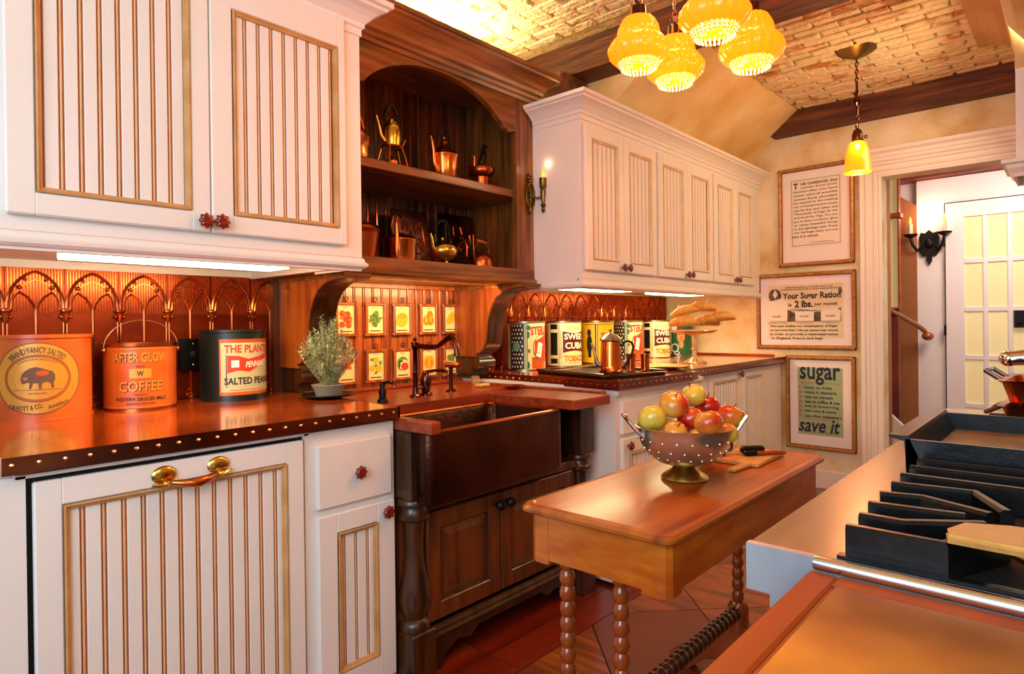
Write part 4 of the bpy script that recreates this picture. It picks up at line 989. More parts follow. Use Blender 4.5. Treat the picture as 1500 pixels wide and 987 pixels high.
store(0, 2.788, 'nearest green and cream tobacco tin with diamond side panel', 's')
store(1, 3.147, 'nearer cream and maroon tobacco tin with white letters', 'c')
store(2, 3.513, 'yellow tin with a black figure behind the copper coffee pot', 'y')
store(3, 3.879, 'green and cream tobacco tin partly behind the coffee pot handle', 's')
store(4, 4.285, 'farther cream and maroon tobacco tin above the small copper cups', 'c')
store(5, 4.672, 'green tin printed with a woman\'s face behind the bread stand', 'w')

# ================================================================== KETTLES ON THE HUTCH SHELVES
def sweep_tube(pts, r, seg=10): return MB().tube(pts, r, seg)
def kettle(name, label, loc, prof, m, spout, handle, mh=None, lid=None, knobm=None, cat='kettle', group='copper and brass kettles in the hutch', seg=28):
    t = thing(name, label, cat, loc, group=group)
    obj('body', MB().lathe(prof, (0, 0, 0), seg), m, t, local=True)
    if lid:
        L_ = obj('lid', MB().lathe(lid[0], (0, 0, 0), seg), m, t, local=True)
        obj('lid_knob', MB().ball((0, 0, lid[1]), lid[2], 12, 8), knobm or m, L_, local=True)
    if spout: obj('spout', MB().tube(spout[0], spout[1], 10), m, t, local=True)
    if handle:
        h = MB()
        for hh in handle: h.tube(hh[0], hh[1], 8)
        obj('handle', h, mh or m, t, local=True)
    return t
def arc_pts(cx, cz, rx, rz, a0, a1, n=12, dx=1, dy=0):
    return [(cx+dx*rx*math.cos(a), dy*rx*math.cos(a), cz+rz*math.sin(a)) for a in [a0+(a1-a0)*k/n for k in range(n+1)]]
Z1, Z2 = 1.8785, 1.4785
# direction of the spouts: towards the camera's left
k1 = kettle('spirit_kettle', 'brass spirit kettle on an iron stand with a black handle, upper shelf', (1.70, 2.20, Z1),
    [(.022, .092), (.036, .096), (.040, .12), (.041, .155), (.038, .178), (.030, .186)], m_brass,
    ([(-.036, .0, .110), (-.055, 0, .13), (-.066, 0, .175), (-.078, 0, .21)], [.011, .009, .007, .005]),
    [(arc_pts(0, .19, .036, .08, .1, PI-.1), .006), ([(-.03, 0, .235), (-.012, 0, .268), (.012, 0, .268), (.03, 0, .235)], .010)], m_iron, ([(.032, .186), (.026, .196), (.008, .2)], .206, .008))
stn = MB().tube([(.045*math.cos(a), .045*math.sin(a), .088) for a in [2*PI*k/20 for k in range(20)]], .004, 6, close=True)
for a in (.3, 2.2, 3.9, 5.4): stn.tube([(.045*math.cos(a), .045*math.sin(a), .088), (.060*math.cos(a), .060*math.sin(a), .04), (.068*math.cos(a), .068*math.sin(a), .004)], .0035, 6)
stn.tube([(.045, 0, .088), (.062, 0, .11), (.075, 0, .135)], .004, 6)
obj('stand', stn, m_copper, k1, local=True)
obj('burner', MB().lathe([(.012, .001), (.024, .006), (.026, .03), (.014, .04), (.008, .05)], (0, 0, 0), 18), m_copper_d, k1, local=True)
kettle('copper_kettle', 'tall-lidded copper kettle at the middle of the upper shelf', (2.03, 2.23, Z1),
    [(.050, .001), (.056, .01), (.062, .06), (.066, .10), (.070, .112), (.072, .12), (.064, .132), (.05, .14)], m_copper,
    ([(-.055, -.01, .035), (-.075, -.015, .07), (-.082, -.018, .13), (-.092, -.02, .17), (-.105, -.024, .19)], [.016, .013, .009, .007, .005]),
    [(arc_pts(0, .16, .045, .09, .0, PI), .006)], m_iron, ([(.05, .14), (.036, .156), (.020, .168), (.014, .178), (.018, .186), (.006, .198)], .205, .008))
kettle('chocolate_pot', 'squat copper pot with a slanting dark handle, upper shelf right', (2.29, 2.24, Z1),
    [(.036, .001), (.042, .03), (.044, .06), (.062, .072), (.070, .09), (.066, .108), (.03, .118)], m_copper_d,
    ([(-.05, -.01, .09), (-.062, -.012, .12), (-.06, -.014, .145), (-.066, -.015, .16)], [.010, .008, .006, .006]),
    [([(-.02, 0, .118), (.0, .0, .16), (.02, .0, .21), (.03, .0, .228)], [.006, .008, .012, .013]), ([(.03, 0, .22), (.034, 0, .17), (.02, 0, .12)], .005)], m_iron, ([(.032, .118), (.02, .128), (.006, .132)], .136, .006))
kettle('copper_kettle', 'copper kettle with a flared base at the far left of the upper shelf', (1.50, 2.22, Z1),
    [(.075, .001), (.08, .02), (.082, .09), (.07, .12), (.045, .14)], m_copper, None, [(arc_pts(0, .13, .07, .09, .1, PI-.1), .007)], m_copper_d, ([(.045, .14), (.02, .155), (.006, .16)], .168, .01))
kettle('copper_pail', 'tall copper pail at the far left of the lower shelf', (1.555, 2.23, Z2),
    [(.062, .001), (.068, .02), (.078, .10), (.080, .118), (.083, .122), (.080, .13), (.07, .142), (.04, .15)], m_copper_d, None, None, cat='pail')
kettle('copper_kettle', 'broad copper kettle with an upright strap handle, lower shelf', (1.745, 2.21, Z2),
    [(.070, .001), (.073, .01), (.074, .085), (.077, .09), (.077, .096), (.066, .106), (.045, .114), (.02, .118)], m_copper,
    ([(-.055, -.05, .02), (-.06, -.055, .06), (-.058, -.052, .11), (-.062, -.056, .158)], [.016, .015, .009, .006]),
    [([(-.035, 0, .112), (-.045, 0, .15), (-.036, 0, .195), (-.012, 0, .208), (.008, 0, .20)], [.007, .006, .007, .008, .007]), ([(-.02, 0, .112), (-.022, 0, .16), (-.012, 0, .20)], .005)], m_bronze, ([(.03, .116), (.02, .124), (.004, .127)], .13, .006))
k6 = kettle('brass_kettle', 'round golden brass kettle with a black looped handle, lower shelf', (1.985, 2.20, Z2),
    [(.02, .018), (.045, .024), (.066, .042), (.073, .062), (.068, .082), (.048, .098), (.026, .104)], m_brass,
    ([(-.062, -.02, .055), (-.082, -.024, .075), (-.086, -.026, .11), (-.098, -.028, .135)], [.013, .011, .007, .006]),
    [([(-.045, 0, .10), (-.05, 0, .13), (-.038, 0, .15), (-.044, 0, .175), (-.022, 0, .198), (0, 0, .204), (.024, 0, .198), (.044, 0, .175), (.040, 0, .15), (.05, 0, .13), (.045, 0, .10)], [.005, .005, .006, .006, .009, .011, .009, .006, .006, .005, .005]), ([(.02, 0, .102), (.02, 0, .13), (.02, 0, .195)], .007)], m_iron, ([(.028, .104), (.018, .112), (.005, .116)], .122, .008))
for a in (0.4, 2.5, 4.6): obj('foot', MB().ball((.03*math.cos(a), .03*math.sin(a), .010), .0095, 10, 6), m_brass, k6, local=True)
kettle('copper_kettle', 'small domed copper kettle with a thin bail at the right of the lower shelf', (2.245, 2.21, Z2),
    [(.060, .001), (.064, .006), (.064, .030), (.060, .046), (.046, .064), (.024, .074), (.004, .078)], m_copper_d,
    ([(-.055, -.02, .02), (-.075, -.03, .055), (-.08, -.034, .10), (-.083, -.036, .155)], [.010, .007, .004, .0035]),
    [(arc_pts(.01, .08, .052, .05, -.1, PI+.1), .0035), ([(-.028, 0, .135), (0, 0, .139), (.044, 0, .132)], .009)], m_copper)
# two embossed plaques leaning at the back
def plaque(x0, x1, zt_, label, kind):
    t = thing('embossed_plaque', label, 'plaque', ((x0+x1)/2, 2.42, Z2)); w2 = (x1-x0)/2; H = zt_-Z2
    P = [(x, z) for x, z in rrect(-w2, w2, 0, H, .015, 4)]
    lean = lambda b: b.xf(Matrix.Translation((0, 0, .002)) @ Matrix.Rotation(math.radians(-7), 4, 'X'))
    obj('plate', lean(MB().prism(P, 'y', 0, .006)), m_bronze, t, local=True)
    g = MB()
    r2 = random.Random(kind)
    if kind == 1:
        for (cx, cz) in ((-.03, .22), (.04, .21), (.0, .15), (.05, .12)):
            for q in range(14): g.ball((cx+r2.uniform(-.022, .022), -.001, cz+r2.uniform(-.03, .03)), .007, 8, 5)
        g.tube([(-.06, 0, .24), (-.02, -.002, .25), (.03, 0, .24), (.07, -.002, .2), (.08, 0, .12), (.04, 0, .07), (-.02, 0, .09), (-.05, 0, .16)], .004, 6)
    else:
        g.tube([(-.05, 0, .08), (-.06, 0, .14), (-.03, 0, .19), (.03, 0, .19), (.06, 0, .14), (.05, 0, .08)], .005, 6, close=True)
        g.tube([(-.03, 0, .19), (-.03, 0, .235), (.02, 0, .24), (.03, 0, .2)], .005, 6).tube([(.06, 0, .12), (.09, 0, .16), (.085, 0, .2)], .005, 6).tube([(-.06, 0, .16), (-.085, 0, .13), (-.06, 0, .09)], .004, 6)
        for q in range(12): g.ball((r2.uniform(-.04, .04), -.001, .14+r2.uniform(-.045, .04)), .008, 8, 5)
    obj('relief', lean(g), m_copper_d, t, local=True)
plaque(1.885, 2.112, 1.768, 'dark embossed plaque with grape clusters behind the brass kettle', 1)
plaque(2.19, 2.44, 1.782, 'dark embossed plaque with a raised jug at the right of the lower shelf', 2)

# ================================================================== COFFEE SET AND BREAD
ty = thing('serving_tray', 'black square tray under the copper coffee pot', 'tray', (2.73, 1.88, .9375), -.22)
ty.location = (2.745, 1.845, .9375)
obj('tray_base', MB().box(-.215, .215, -.25, .25, 0, .012, .003), m_iron, ty, local=True)
obj('tray_lip', MB().tube([(-.215, -.25, .018), (.215, -.25, .018), (.215, .25, .018), (-.215, .25, .018)], .008, 8, close=True), m_stretch, ty, local=True)
cf = thing('coffee_pot', 'tall copper coffee pot with a black hooked handle on the tray', 'coffee pot', (2.70, 1.75, .951))
obj('body', MB().lathe([(.052, 0), (.060, .002), (.061, .010), (.057, .016), (.055, .035), (.048, .13), (.046, .155), (.050, .160), (.048, .166)], (0, 0, 0), 36), m_copper, cf, local=True)
l_ = obj('lid', MB().lathe([(.052, .160), (.053, .168), (.046, .176), (.030, .190), (.010, .198), (.006, .206)], (0, 0, 0), 36, 'z', 18, .03), m_pewter, cf, local=True)
obj('lid_knob', MB().ball((0, 0, .213), .009), m_copper, l_, local=True)
U = Vector((.669, -.743, 0))      # across the view, so the handle shows in profile
def across(L): return [(U.x*a, U.y*a, z) for a, z in L]
obj('spout', MB().tube(across([(-.050, .035), (-.070, .05), (-.078, .09), (-.088, .13), (-.098, .15)]), [.014, .012, .008, .007, .006], 10), m_pewter, cf, local=True)
obj('handle', MB().tube(across([(.046, .14), (.058, .135), (.066, .15), (.085, .158), (.105, .15), (.115, .125), (.105, .09), (.085, .06), (.072, .035), (.056, .02)]), .006, 8), m_iron, cf, local=True)
for nm, lab, (x, y), s in (('copper_cup', 'small copper cup close beside the coffee pot handle', (2.79, 1.69), 1.0), ('copper_cup', 'small copper cup with a wide lip, right of the other cup', (2.88, 1.66), .95)):
    c = thing(nm, lab, 'cup', (x, y, .951))
    obj('cup_body', MB().lathe([(.020*s, 0), (.024*s, .004), (.022*s, .06*s), (.027*s, .092*s), (.024*s, .092*s), (.019*s, .06*s), (.018*s, .006)], (0, 0, 0), 24), m_copper, c, local=True)
    obj('foot_ring', MB().lathe([(.026*s, 0), (.027*s, .004), (.022*s, .007)], (0, 0, 0), 20), m_copper_d, c, local=True)
pt = thing('oval_plate', 'flat tan plate on the copper counter beside the bread stand', 'plate', (3.24, 1.74, .9375))
obj('plate_body', MB().lathe([(.06, .001), (.12, .008), (.14, .018), (.138, .021), (.06, .006)], (0, 0, 0), 32), m_tan, pt, local=True)
cs_ = thing('cake_stand', 'tall glass pedestal stand piled with bread rolls', 'cake stand', (3.79, 1.83, .9375))
obj('pedestal', MB().lathe([(.075, 0), (.078, .006), (.05, .018), (.016, .04), (.013, .07), (.022, .09), (.014, .11), (.016, .17), (.05, .186)], (0, 0, 0), 28), m_clear, cs_, local=True)
obj('dish', MB().lathe([(.05, .184), (.12, .192), (.145, .205), (.142, .210), (.05, .194)], (0, 0, 0), 36, 'z', 12, .02), m_clear, cs_, local=True)
def bun(x, y, z, a, ln, rd, label, tilt=0):
    t = thing('bread_roll', label, 'bread', (3.79+x, 1.83+y, 1.128+z), a, group='bread rolls piled on the glass stand')
    b = MB(); n = 9
    pts = [(ln*(k/(n-1)-.5), 0, .02*math.sin(PI*k/(n-1))+tilt*(k/(n-1)-.5)) for k in range(n)]
    b.tube(pts, [rd*max(.25, math.sin(PI*(k+.6)/(n+.2)))**.6 for k in range(n)], 12, flat=.8)
    obj('crust', b, m_bread, t, local=True)
    sc = MB()
    for k in (-1, 0, 1): sc.tube([(k*ln*.2-.01, -rd*.55, rd*.70+.012), (k*ln*.2, 0, rd*.86+.016), (k*ln*.2+.01, rd*.55, rd*.70+.012)], .004, 6)
    obj('score_mark', sc, m_lightwood, t, local=True, kind='stuff')
bun(-.07, .03, .058, -.9, .19, .040, 'bread roll at the lower left of the pile on the glass stand')
bun(.05, -.05, .058, -.6, .20, .042, 'bread roll across the bottom right of the pile on the glass stand')
bun(.10, -.13, .085, -.85, .19, .040, 'dark crusted roll sticking out at the right of the pile', .02)
bun(-.045, .04, .128, -1.1, .17, .038, 'bread roll lying over the left of the pile on the glass stand', .04)
bun(.03, -.04, .150, -.75, .19, .042, 'topmost bread roll on the glass stand')
bun(.0, -.10, .070, -.2, .12, .034, 'small bread roll at the front of the pile on the glass stand')

# ================================================================== TABLE
tb = thing('work_table', 'honey coloured wooden table with bobbin-turned legs', 'table', (1.665, .81, 0))
TX0, TX1, TY0, TY1 = 1.145, 2.185, .608, 1.012
def tpoly(d, r): 
    c = .10
    return [(TX0+d+r, TY0+d), (TX1-d-r, TY0+d), (TX1-d, TY0+d+r), (TX1-d, TY1-d-c), (TX1-d-c, TY1-d), (TX0+d+r, TY1-d), (TX0+d, TY1-d-r), (TX0+d, TY0+d+r)]
def tpr(d): return rrect(TX0+d, TX1-d, TY0+d, TY1-d, .03, 5)
obj('tabletop', loft(MB(), [(tpr(.008), .748), (tpr(.0), .753), (tpr(.0), .760), (tpr(.006), .768), (tpr(.018), .770), (tpr(.022), .769)], smooth=False), m_table, tb)
A0, A1, B0, B1 = TX0+.02, TX1-.03, TY0+.018, TY1-.018
obj('apron', MB().box(A0, A0+.02, B0+.06, B1-.06, .642, .748), m_apron, tb); obj('apron', MB().box(A1-.02, A1, B0+.06, B1-.06, .642, .748), m_apron, tb)
obj('side_apron', MB().box(A0+.05, A1-.05, B0, B0+.02, .642, .748), m_apron, tb); obj('side_apron', MB().box(A0+.05, A1-.05, B1-.02, B1, .642, .748), m_apron, tb)
for (x, y) in ((A0, B0), (A0, B1-.06), (A1-.06, B0), (A1-.06, B1-.06)):
    sx_ = -1 if x == A0 else 1; sy_ = -1 if y == B0 else 1
    cx, cy = x+.03, y+.03
    P = [(cx-sx_*.03, cy-sy_*.03), (cx+sx_*.031, cy-sy_*.03), (cx+sx_*.031, cy+sy_*.008), (cx+sx_*.022, cy+sy_*.022), (cx+sx_*.008, cy+sy_*.031), (cx-sx_*.03, cy+sy_*.031)]
    obj('corner_post', MB().prism(P, 'z', .632, .748), m_apron, tb)
def bobbin(z0, z1, r0, n):
    pr = []
    for k in range(n):
        a, b = z0+(z1-z0)*k/n, z0+(z1-z0)*(k+1)/n
        for q in range(6): t = q/6; pr.append((r0*(.70+.30*math.sin(PI*t)**.8), a+(b-a)*t))
    pr.append((r0*.7, z1)); return pr
for x, y in ((1.222, .773), (1.222, .923), (2.06, .85)):
    obj('leg', MB().lathe(bobbin(.20, .645, .0195, 12), (x, y, 0), 16), m_legw, tb)
for x in (1.222, 2.06):
    P = [(.60, 0), (.60, .04), (.66, .085), (.74, .12), (.78, .20), (.92, .20), (.96, .12), (1.03, .085), (1.09, .04), (1.09, 0), (1.02, 0), (.96, .05), (.85, .09), (.74, .05), (.67, 0)]
    obj('trestle_foot', MB().prism(P, 'x', x-.022, x+.022), m_legw, tb)
obj('stretcher', MB().lathe([(r_, h_) for r_, h_ in bobbin(1.244, 2.038, .024, 26)], (0, .85, .245), 16, 'x'), m_stretch, tb)
obj('end_rail', MB().box(1.20, 1.244, .75, .945, .185, .27, .004), m_legw, tb); obj('end_rail', MB().lathe([(.03, .18), (.034, .20), (.034, .26), (.024, .275)], (2.06, .85, 0), 20), m_legw, tb)

# bowl of apples
bc = (1.615, .812)
bw = thing('footed_bowl', 'pewter footed colander bowl holding the apples', 'bowl', (bc[0], bc[1], .770))
BP = [(.018, .036), (.045, .040), (.075, .050), (.100, .070), (.118, .098), (.127, .128), (.131, .142), (.133, .145), (.129, .146), (.124, .130), (.114, .10), (.096, .074), (.07, .055), (.02, .046)]
obj('bowl_body', MB().lathe([(r_, h_) for r_, h_ in BP], (0, 0, 0), 48), m_pewter, bw, local=True)
obj('foot', MB().lathe([(.062, 0), (.064, .004), (.060, .010), (.040, .024), (.028, .034), (.030, .042)], (0, 0, 0), 36), m_pewter_d, bw, local=True)
ho = MB()
for row, (r_, h_) in enumerate(((.1235, .112), (.112, .086), (.095, .066))):
    for k in range(20): a = 2*PI*(k+.5*(row % 2))/20; ho.ball((r_*math.cos(a), r_*math.sin(a), h_), .0036, 6, 4)
obj('pierced_dot', ho, m_pewter, bw, local=True, kind='stuff')
for s in (-1, 1):
    q = lambda a, b, z: (s*U.x*a - U.y*b, s*U.y*a + U.x*b, z)
    obj('handle', MB().tube([q(.112, -.035, .115), q(.135, -.034, .138), q(.162, -.028, .172), q(.168, 0, .178), q(.162, .028, .172), q(.135, .034, .138), q(.112, .035, .115)], [.005, .005, .005, .0055, .005, .005, .005], 8), m_chrome, bw, local=True)
APS = [((1.5356, .864, .9389), .037, 0, 'yellow apple with an orange cheek at the left rim of the bowl'),
 ((1.575, .8203, .9771), .038, 2, 'blushed apple with its stem showing, upper left of the pile'),
 ((1.6855, .8173, .9912), .0335, 0, 'pale yellow apple at the very top of the pile'),
 ((1.7491, .8062, .9544), .0357, 1, 'deep red apple at the back right under the top apple'),
 ((1.6143, .7915, .9343), .0354, 1, 'red apple in the middle of the pile'),
 ((1.5533, .7136, .9404), .0353, 2, 'shiny red and yellow apple at the front of the bowl'),
 ((1.7159, .7235, .9358), .0351, 2, 'yellow and pink apple at the right rim of the bowl'),
 ((1.5395, .7998, .9093), .030, 2, 'half-hidden orange apple low at the front left of the bowl'),
 ((1.6496, .7073, .9007), .0293, 0, 'low golden apple tucked at the right of the bowl'),
 ((1.5756, .7619, .8884), .027, 0, 'barely visible apple low at the front centre of the bowl')]
def apple(c, r, mi, label, i):
    t = thing('apple', label, 'apple', c, group='apples in the pewter bowl')
    prof = []
    for k in range(17):
        a = PI*k/16; rr = math.sin(a)*(1+.06*math.sin(a)); z = -math.cos(a)*.93
        if k > 13: z -= (k-13)*.055
        if k < 3: z += (3-k)*.04
        prof.append((max(rr, .003)*r, z*r))
    b = MB().lathe(prof, (0, 0, 0), 24, cap=True)
    rg = random.Random(i*3+1)
    Mx = Matrix.Rotation(rg.uniform(-.7, .7), 4, 'X') @ Matrix.Rotation(rg.uniform(-.6, .6), 4, 'Y')
    if i == 1: Mx = Matrix.Rotation(.5, 4, 'X') @ Matrix.Rotation(-.5, 4, 'Y')
    obj('apple_skin', b.xf(Mx), m_ap[mi], t, local=True)
    obj('stem', MB().tube([(0, 0, r*.66), (.002, 0, r*.95), (.006, 0, r*1.12)], .0015, 6).xf(Mx), m_apple_s, t, local=True)
for i, (c, r, mi, lab) in enumerate(APS): apple(c, r, mi, lab, i)
# boards, knives and mug behind the bowl
mg = thing('enamel_mug', 'dark blue enamel mug half hidden behind the apple bowl', 'mug', (1.90, .865, .7705))
obj('mug_body', MB().lathe([(.040, 0), (.043, .004), (.045, .085), (.042, .085), (.038, .01)], (0, 0, 0), 28), m_blue, mg, local=True)
obj('handle', MB().tube([(.042*U.x, .042*U.y, .07), (.065*U.x, .065*U.y, .06), (.065*U.x, .065*U.y, .03), (.042*U.x, .042*U.y, .02)], .005, 8), m_blue, mg, local=True)
bo = thing('cutting_board', 'thin pale wooden board under the knives on the table', 'cutting board', (1.975, .775, .7705), .02)
obj('board', MB().box(-.115, .115, -.07, .07, 0, .012, .002), m_lightwood, bo, local=True)
b3 = thing('wooden_stick', 'narrow pale wood strip in front of the board on the table', 'wood strip', (1.865, .735, .7705), -.10)
obj('strip', MB().box(-.10, .06, -.012, .012, 0, .010, .002), m_lightwood, b3, local=True)
kn = thing('knife', 'black-handled knife lying on the pale board', 'knife', (1.985, .775, .7835), -.74)
obj('grip', MB().box(-.03, .045, -.014, .014, .001, .024, .006), m_iron, kn, local=True)
obj('blade', MB().prism([(-.03, -.013), (-.03, .012), (-.10, .010), (-.13, -.004)], 'z', .008, .0105), m_chrome, kn, local=True)
kn = thing('knife', 'brown-handled knife beside the black-handled one', 'knife', (1.985, .735, .7835), -.74)
obj('grip', MB().box(-.02, .075, -.009, .009, .001, .014, .005), m_legw, kn, local=True)
obj('bolster', MB().box(-.06, -.021, -.0095, .0095, .001, .0145, .003), m_iron, kn, local=True)

# ================================================================== RANGE AND ISLAND
rg = thing('range_cooker', 'large steel range with black iron grates and griddle', 'stove', (1.5, 0, 0))
RX0, RX1, RYF, RYB = .795, 2.40, .316, -.45
obj('side_panel', MB().prism([(.317, .92), (.317, .862), (.288, .862), (.288, .06), (-.45, .06), (-.45, .92)], 'x', RX0, RX0+.012), m_satin, rg)
obj('front_ledge', MB().prism([(RYF, .918), (RYF, .862), (.288, .860), (.20, .860), (.20, .9195)], 'x', RX0+.0125, RX1), m_steel, rg)
obj('body', MB().box(RX0+.013, RX1, RYB, .285, .06, .859), m_steel, rg)
obj('cooktop', MB().box(RX0+.0125, RX1, RYB, .2, .86, .912), m_steel, rg)
obj('burner_well', MB().box(RX0+.03, RX1-.03, RYB+.03, .199, .912, .917), m_black, rg)
obj('edge_trim', MB().tube([(RX0-.001, .235, .915), (RX0-.001, -.45, .915)], .0085, 10), m_chrome, rg)
obj('lower_trim', MB().box(RX0+.014, RX0+.028, RYB, .215, .912, .924), m_castiron, rg)
for k in range(5): 
    dk = obj('oven_knob', MB().lathe([(.020, .289), (.022, .30), (.018, .325)], (1.0+.28*k, 0, .80), 18, 'y'), m_castiron, rg)
# grates: bars run back from the front, some kinked towards the burner centre
def bar(pts, z1=.954, z0=.919, w=.008, name='grate_bar'):
    b = MB(); n = len(pts); L_ = []; R_ = []
    for i, p in enumerate(pts):
        p = Vector(p); a = Vector(pts[max(i-1, 0)]); c = Vector(pts[min(i+1, n-1)]); d = (c-a).normalized(); nn = Vector((d.y, -d.x))
        L_.append(p+nn*w); R_.append(p-nn*w)
    vs = []
    for i in range(n):
        cpt = (L_[i]+R_[i])/2
        vs += [(L_[i].x, L_[i].y, z0), (L_[i].x, L_[i].y, z1-.004), (cpt.x+(L_[i].x-cpt.x)*.5, cpt.y+(L_[i].y-cpt.y)*.5, z1), (cpt.x+(R_[i].x-cpt.x)*.5, cpt.y+(R_[i].y-cpt.y)*.5, z1), (R_[i].x, R_[i].y, z1-.004), (R_[i].x, R_[i].y, z0)]
    fs = [(i*6+k, i*6+(k+1) % 6, (i+1)*6+(k+1) % 6, (i+1)*6+k) for i in range(n-1) for k in range(6)] + [tuple(range(6)), tuple(range((n-1)*6, n*6))[::-1]]
    b.add(vs, fs); return obj(name, b, m_castiron, rg)
zk = .958
bar([(.826, .208), (.826, .112), (.925, .068)], zk)
bar([(.885, .208), (.885, .161), (.938, .086)], zk)
bar([(.948, .212), (.955, .150), (.962, .108)], zk)
bar([(1.012, .212), (1.025, .162), (.985, .085)], zk)
bar([(1.085, .212), (1.098, .112), (1.01, .070)], zk)
bar([(1.155, .212), (1.155, -.42)], zk); bar([(1.225, .212), (1.225, -.42)], zk); bar([(1.292, .212), (1.292, -.42)], zk)
bar([(.826, -.20), (.826, -.10), (.925, -.03)], zk); bar([(1.03, -.20), (1.03, -.11), (.985, -.05)], zk); bar([(1.03, .03), (1.10, .02), (1.10, -.42)], zk)
obj('burner_cap', MB().lathe([(.045, .918), (.045, .928), (.03, .934), (.01, .935)], (.975, .01, 0), 24), m_castiron, rg)
obj('burner_ring', MB().lathe([(.06, .917), (.058, .922), (.05, .922)], (.975, .01, 0), 24), m_brass_d, rg)
# griddle
g = MB(); GX0, GX1, GY0, GY1, gz = 1.335, 1.755, -.40, .228, .938
g.box(GX0, GX1, GY0, GY1, gz-.01, gz+.010)
plt = obj('griddle_plate', g, mat('griddle_surface', '#5c4626', '#7c6034', rough=.5, metal=.3, scale=20, bump=.1, bscale=60, bdist=.003), rg)
obj('griddle_wall', MB().box(GX0-.010, GX0, GY0, GY1+.008, .921, .984), m_castiron, plt)
obj('griddle_wall', MB().box(GX1, GX1+.010, GY0, GY1+.008, .921, .984), m_castiron, plt)
obj('griddle_lip', MB().prism([(GY1-.004, .921), (GY1+.006, .921), (GY1+.010, .980), (GY1+.034, .985), (GY1+.034, .990), (GY1+.004, .990), (GY1-.014, .949)], 'x', GX0-.010, GX1+.010), m_castiron, plt)
# spoon rest on the grates
sr2 = thing('spoon_rest', 'tan hammered metal tray resting on the near end of the range', 'tray', (.84, .05, .92))
P = [(.842, .108), (.862, .112), (.900, .100), (.918, .06), (.925, -.02), (.92, -.30), (.845, -.30), (.838, -.02)]
obj('tray_body', MB().prism([(a-.022, b) for a, b in P], 'z', .9585, .9635).prism([(a-.012+.4*(.87-a)*0, b) for a, b in P], 'z', .9635, .966), m_tan, sr2)
# roasting pans at the far end
for z, lab, dx_ in ((.9215, 'lower dark red roasting pan at the far end of the range', 0), (.9855, 'upper dark red roasting pan with a looped handle', .01)):
    t = thing('roasting_pan', lab, 'pan', (2.15, .0, z), -.05)
    f0, f1 = -.10, .10
    obj('pan_body', loft(MB(), [(rrect(-.12, .12, -.35, .13, .02, 4), 0), (rrect(-.135, .135, -.36, .145, .02, 4), .052), (rrect(-.145, .145, -.37, .155, .02, 4), .056), (rrect(-.13, .13, -.355, .14, .02, 4), .054), (rrect(-.118, .118, -.345, .128, .02, 4), .006)], smooth=False), m_copper_d, t, local=True)
    obj('handle', MB().tube([(-.06, .15, .05), (-.06, .185, .075 if z > .95 else .03), (.05, .185, .075 if z > .95 else .03), (.05, .15, .05)], .006, 8), m_stretch, t, local=True)
pf = thing('steel_tap', 'polished steel tap body behind the roasting pans', 'tap', (2.45, -.02, .92))
obj('tap_body', MB().tube([(2.47, .16, 1.075), (2.47, .08, 1.085), (2.47, 0, 1.09)], [.022, .026, .022], 14).ball((2.47, .165, 1.075), .024).tube([(2.47, .10, 1.09), (2.46, .07, 1.12), (2.45, .03, 1.14)], .010, 8).ball((2.45, .05, 1.145), .016).tube([(2.47, .04, 1.08), (2.47, .04, .92)], .018, 12), m_chrome, pf)
# island counter in front of the camera
isl = thing('island_counter', 'wooden island counter with an inlaid copper top in the near right corner', 'countertop', (.35, -.1, 0))
obj('wood_border', MB().box(-.5, .789, .208, .240, .872, .9065, .003), m_block, isl)
obj('wood_field', MB().box(-.5, .789, -.6, .2075, .872, .903), m_block, isl)
obj('copper_inlay', MB().box(-.5, .757, -.58, .203, .903, .907, .0015), m_inlay, isl)
obj('cross_border', MB().box(.759, .789, -.6, .2075, .903, .9067, .0015), m_block, isl)
obj('island_base', MB().box(-.5, .77, -.58, .21, 0, .871), m_cream, isl)

# ================================================================== HOOD
hd = thing('range_hood', 'tall plastered range hood with a moulded crown, upper right', 'hood', (2.8, -.1, 1.8))
obj('hood_mantle', MB().box(3.46, 3.70, -.598, .198, 1.86, 2.26), m_cream, hd)
obj('mantle_moulding', MB().sweep([(3.46, -.5), (3.46, .198), (3.70, .198), (3.70, -.5)][::-1], [(0, 1.80), (.01, 1.80), (.014, 1.815), (.03, 1.835), (.034, 1.85), (.048, 1.856), (.048, 1.872), (0, 1.875)]), m_cream, hd)
rq = lambda x, y, z: ([(3.46, -.598), (x, -.598), (x, y), (3.46, y)], z)
obj('hood_flare', loft(MB(), [rq(3.72, .20, 2.26), rq(3.76, .20, 2.34), rq(3.88, .218, 2.44), rq(4.06, .24, 2.54), rq(4.26, .262, 2.64)], smooth=False), m_plaster, hd)
obj('hood_body', MB().box(1.6, 3.46, -.598, .19, 2.42, 2.69), m_plaster, hd)
obj('hood_crown', MB().sweep([(1.6, .27), (4.18, .27), (4.18, -.55)][::-1], [(-.08, 2.60), (0, 2.60), (0, 2.62), (.02, 2.622), (.03, 2.632), (.055, 2.640), (.06, 2.652), (.085, 2.658), (.095, 2.672), (.135, 2.678), (.14, 2.697), (-.08, 2.697)]), mat('hood_crown_paint', '#b08a50', '#bd985e', rough=.5, scale=5), hd)

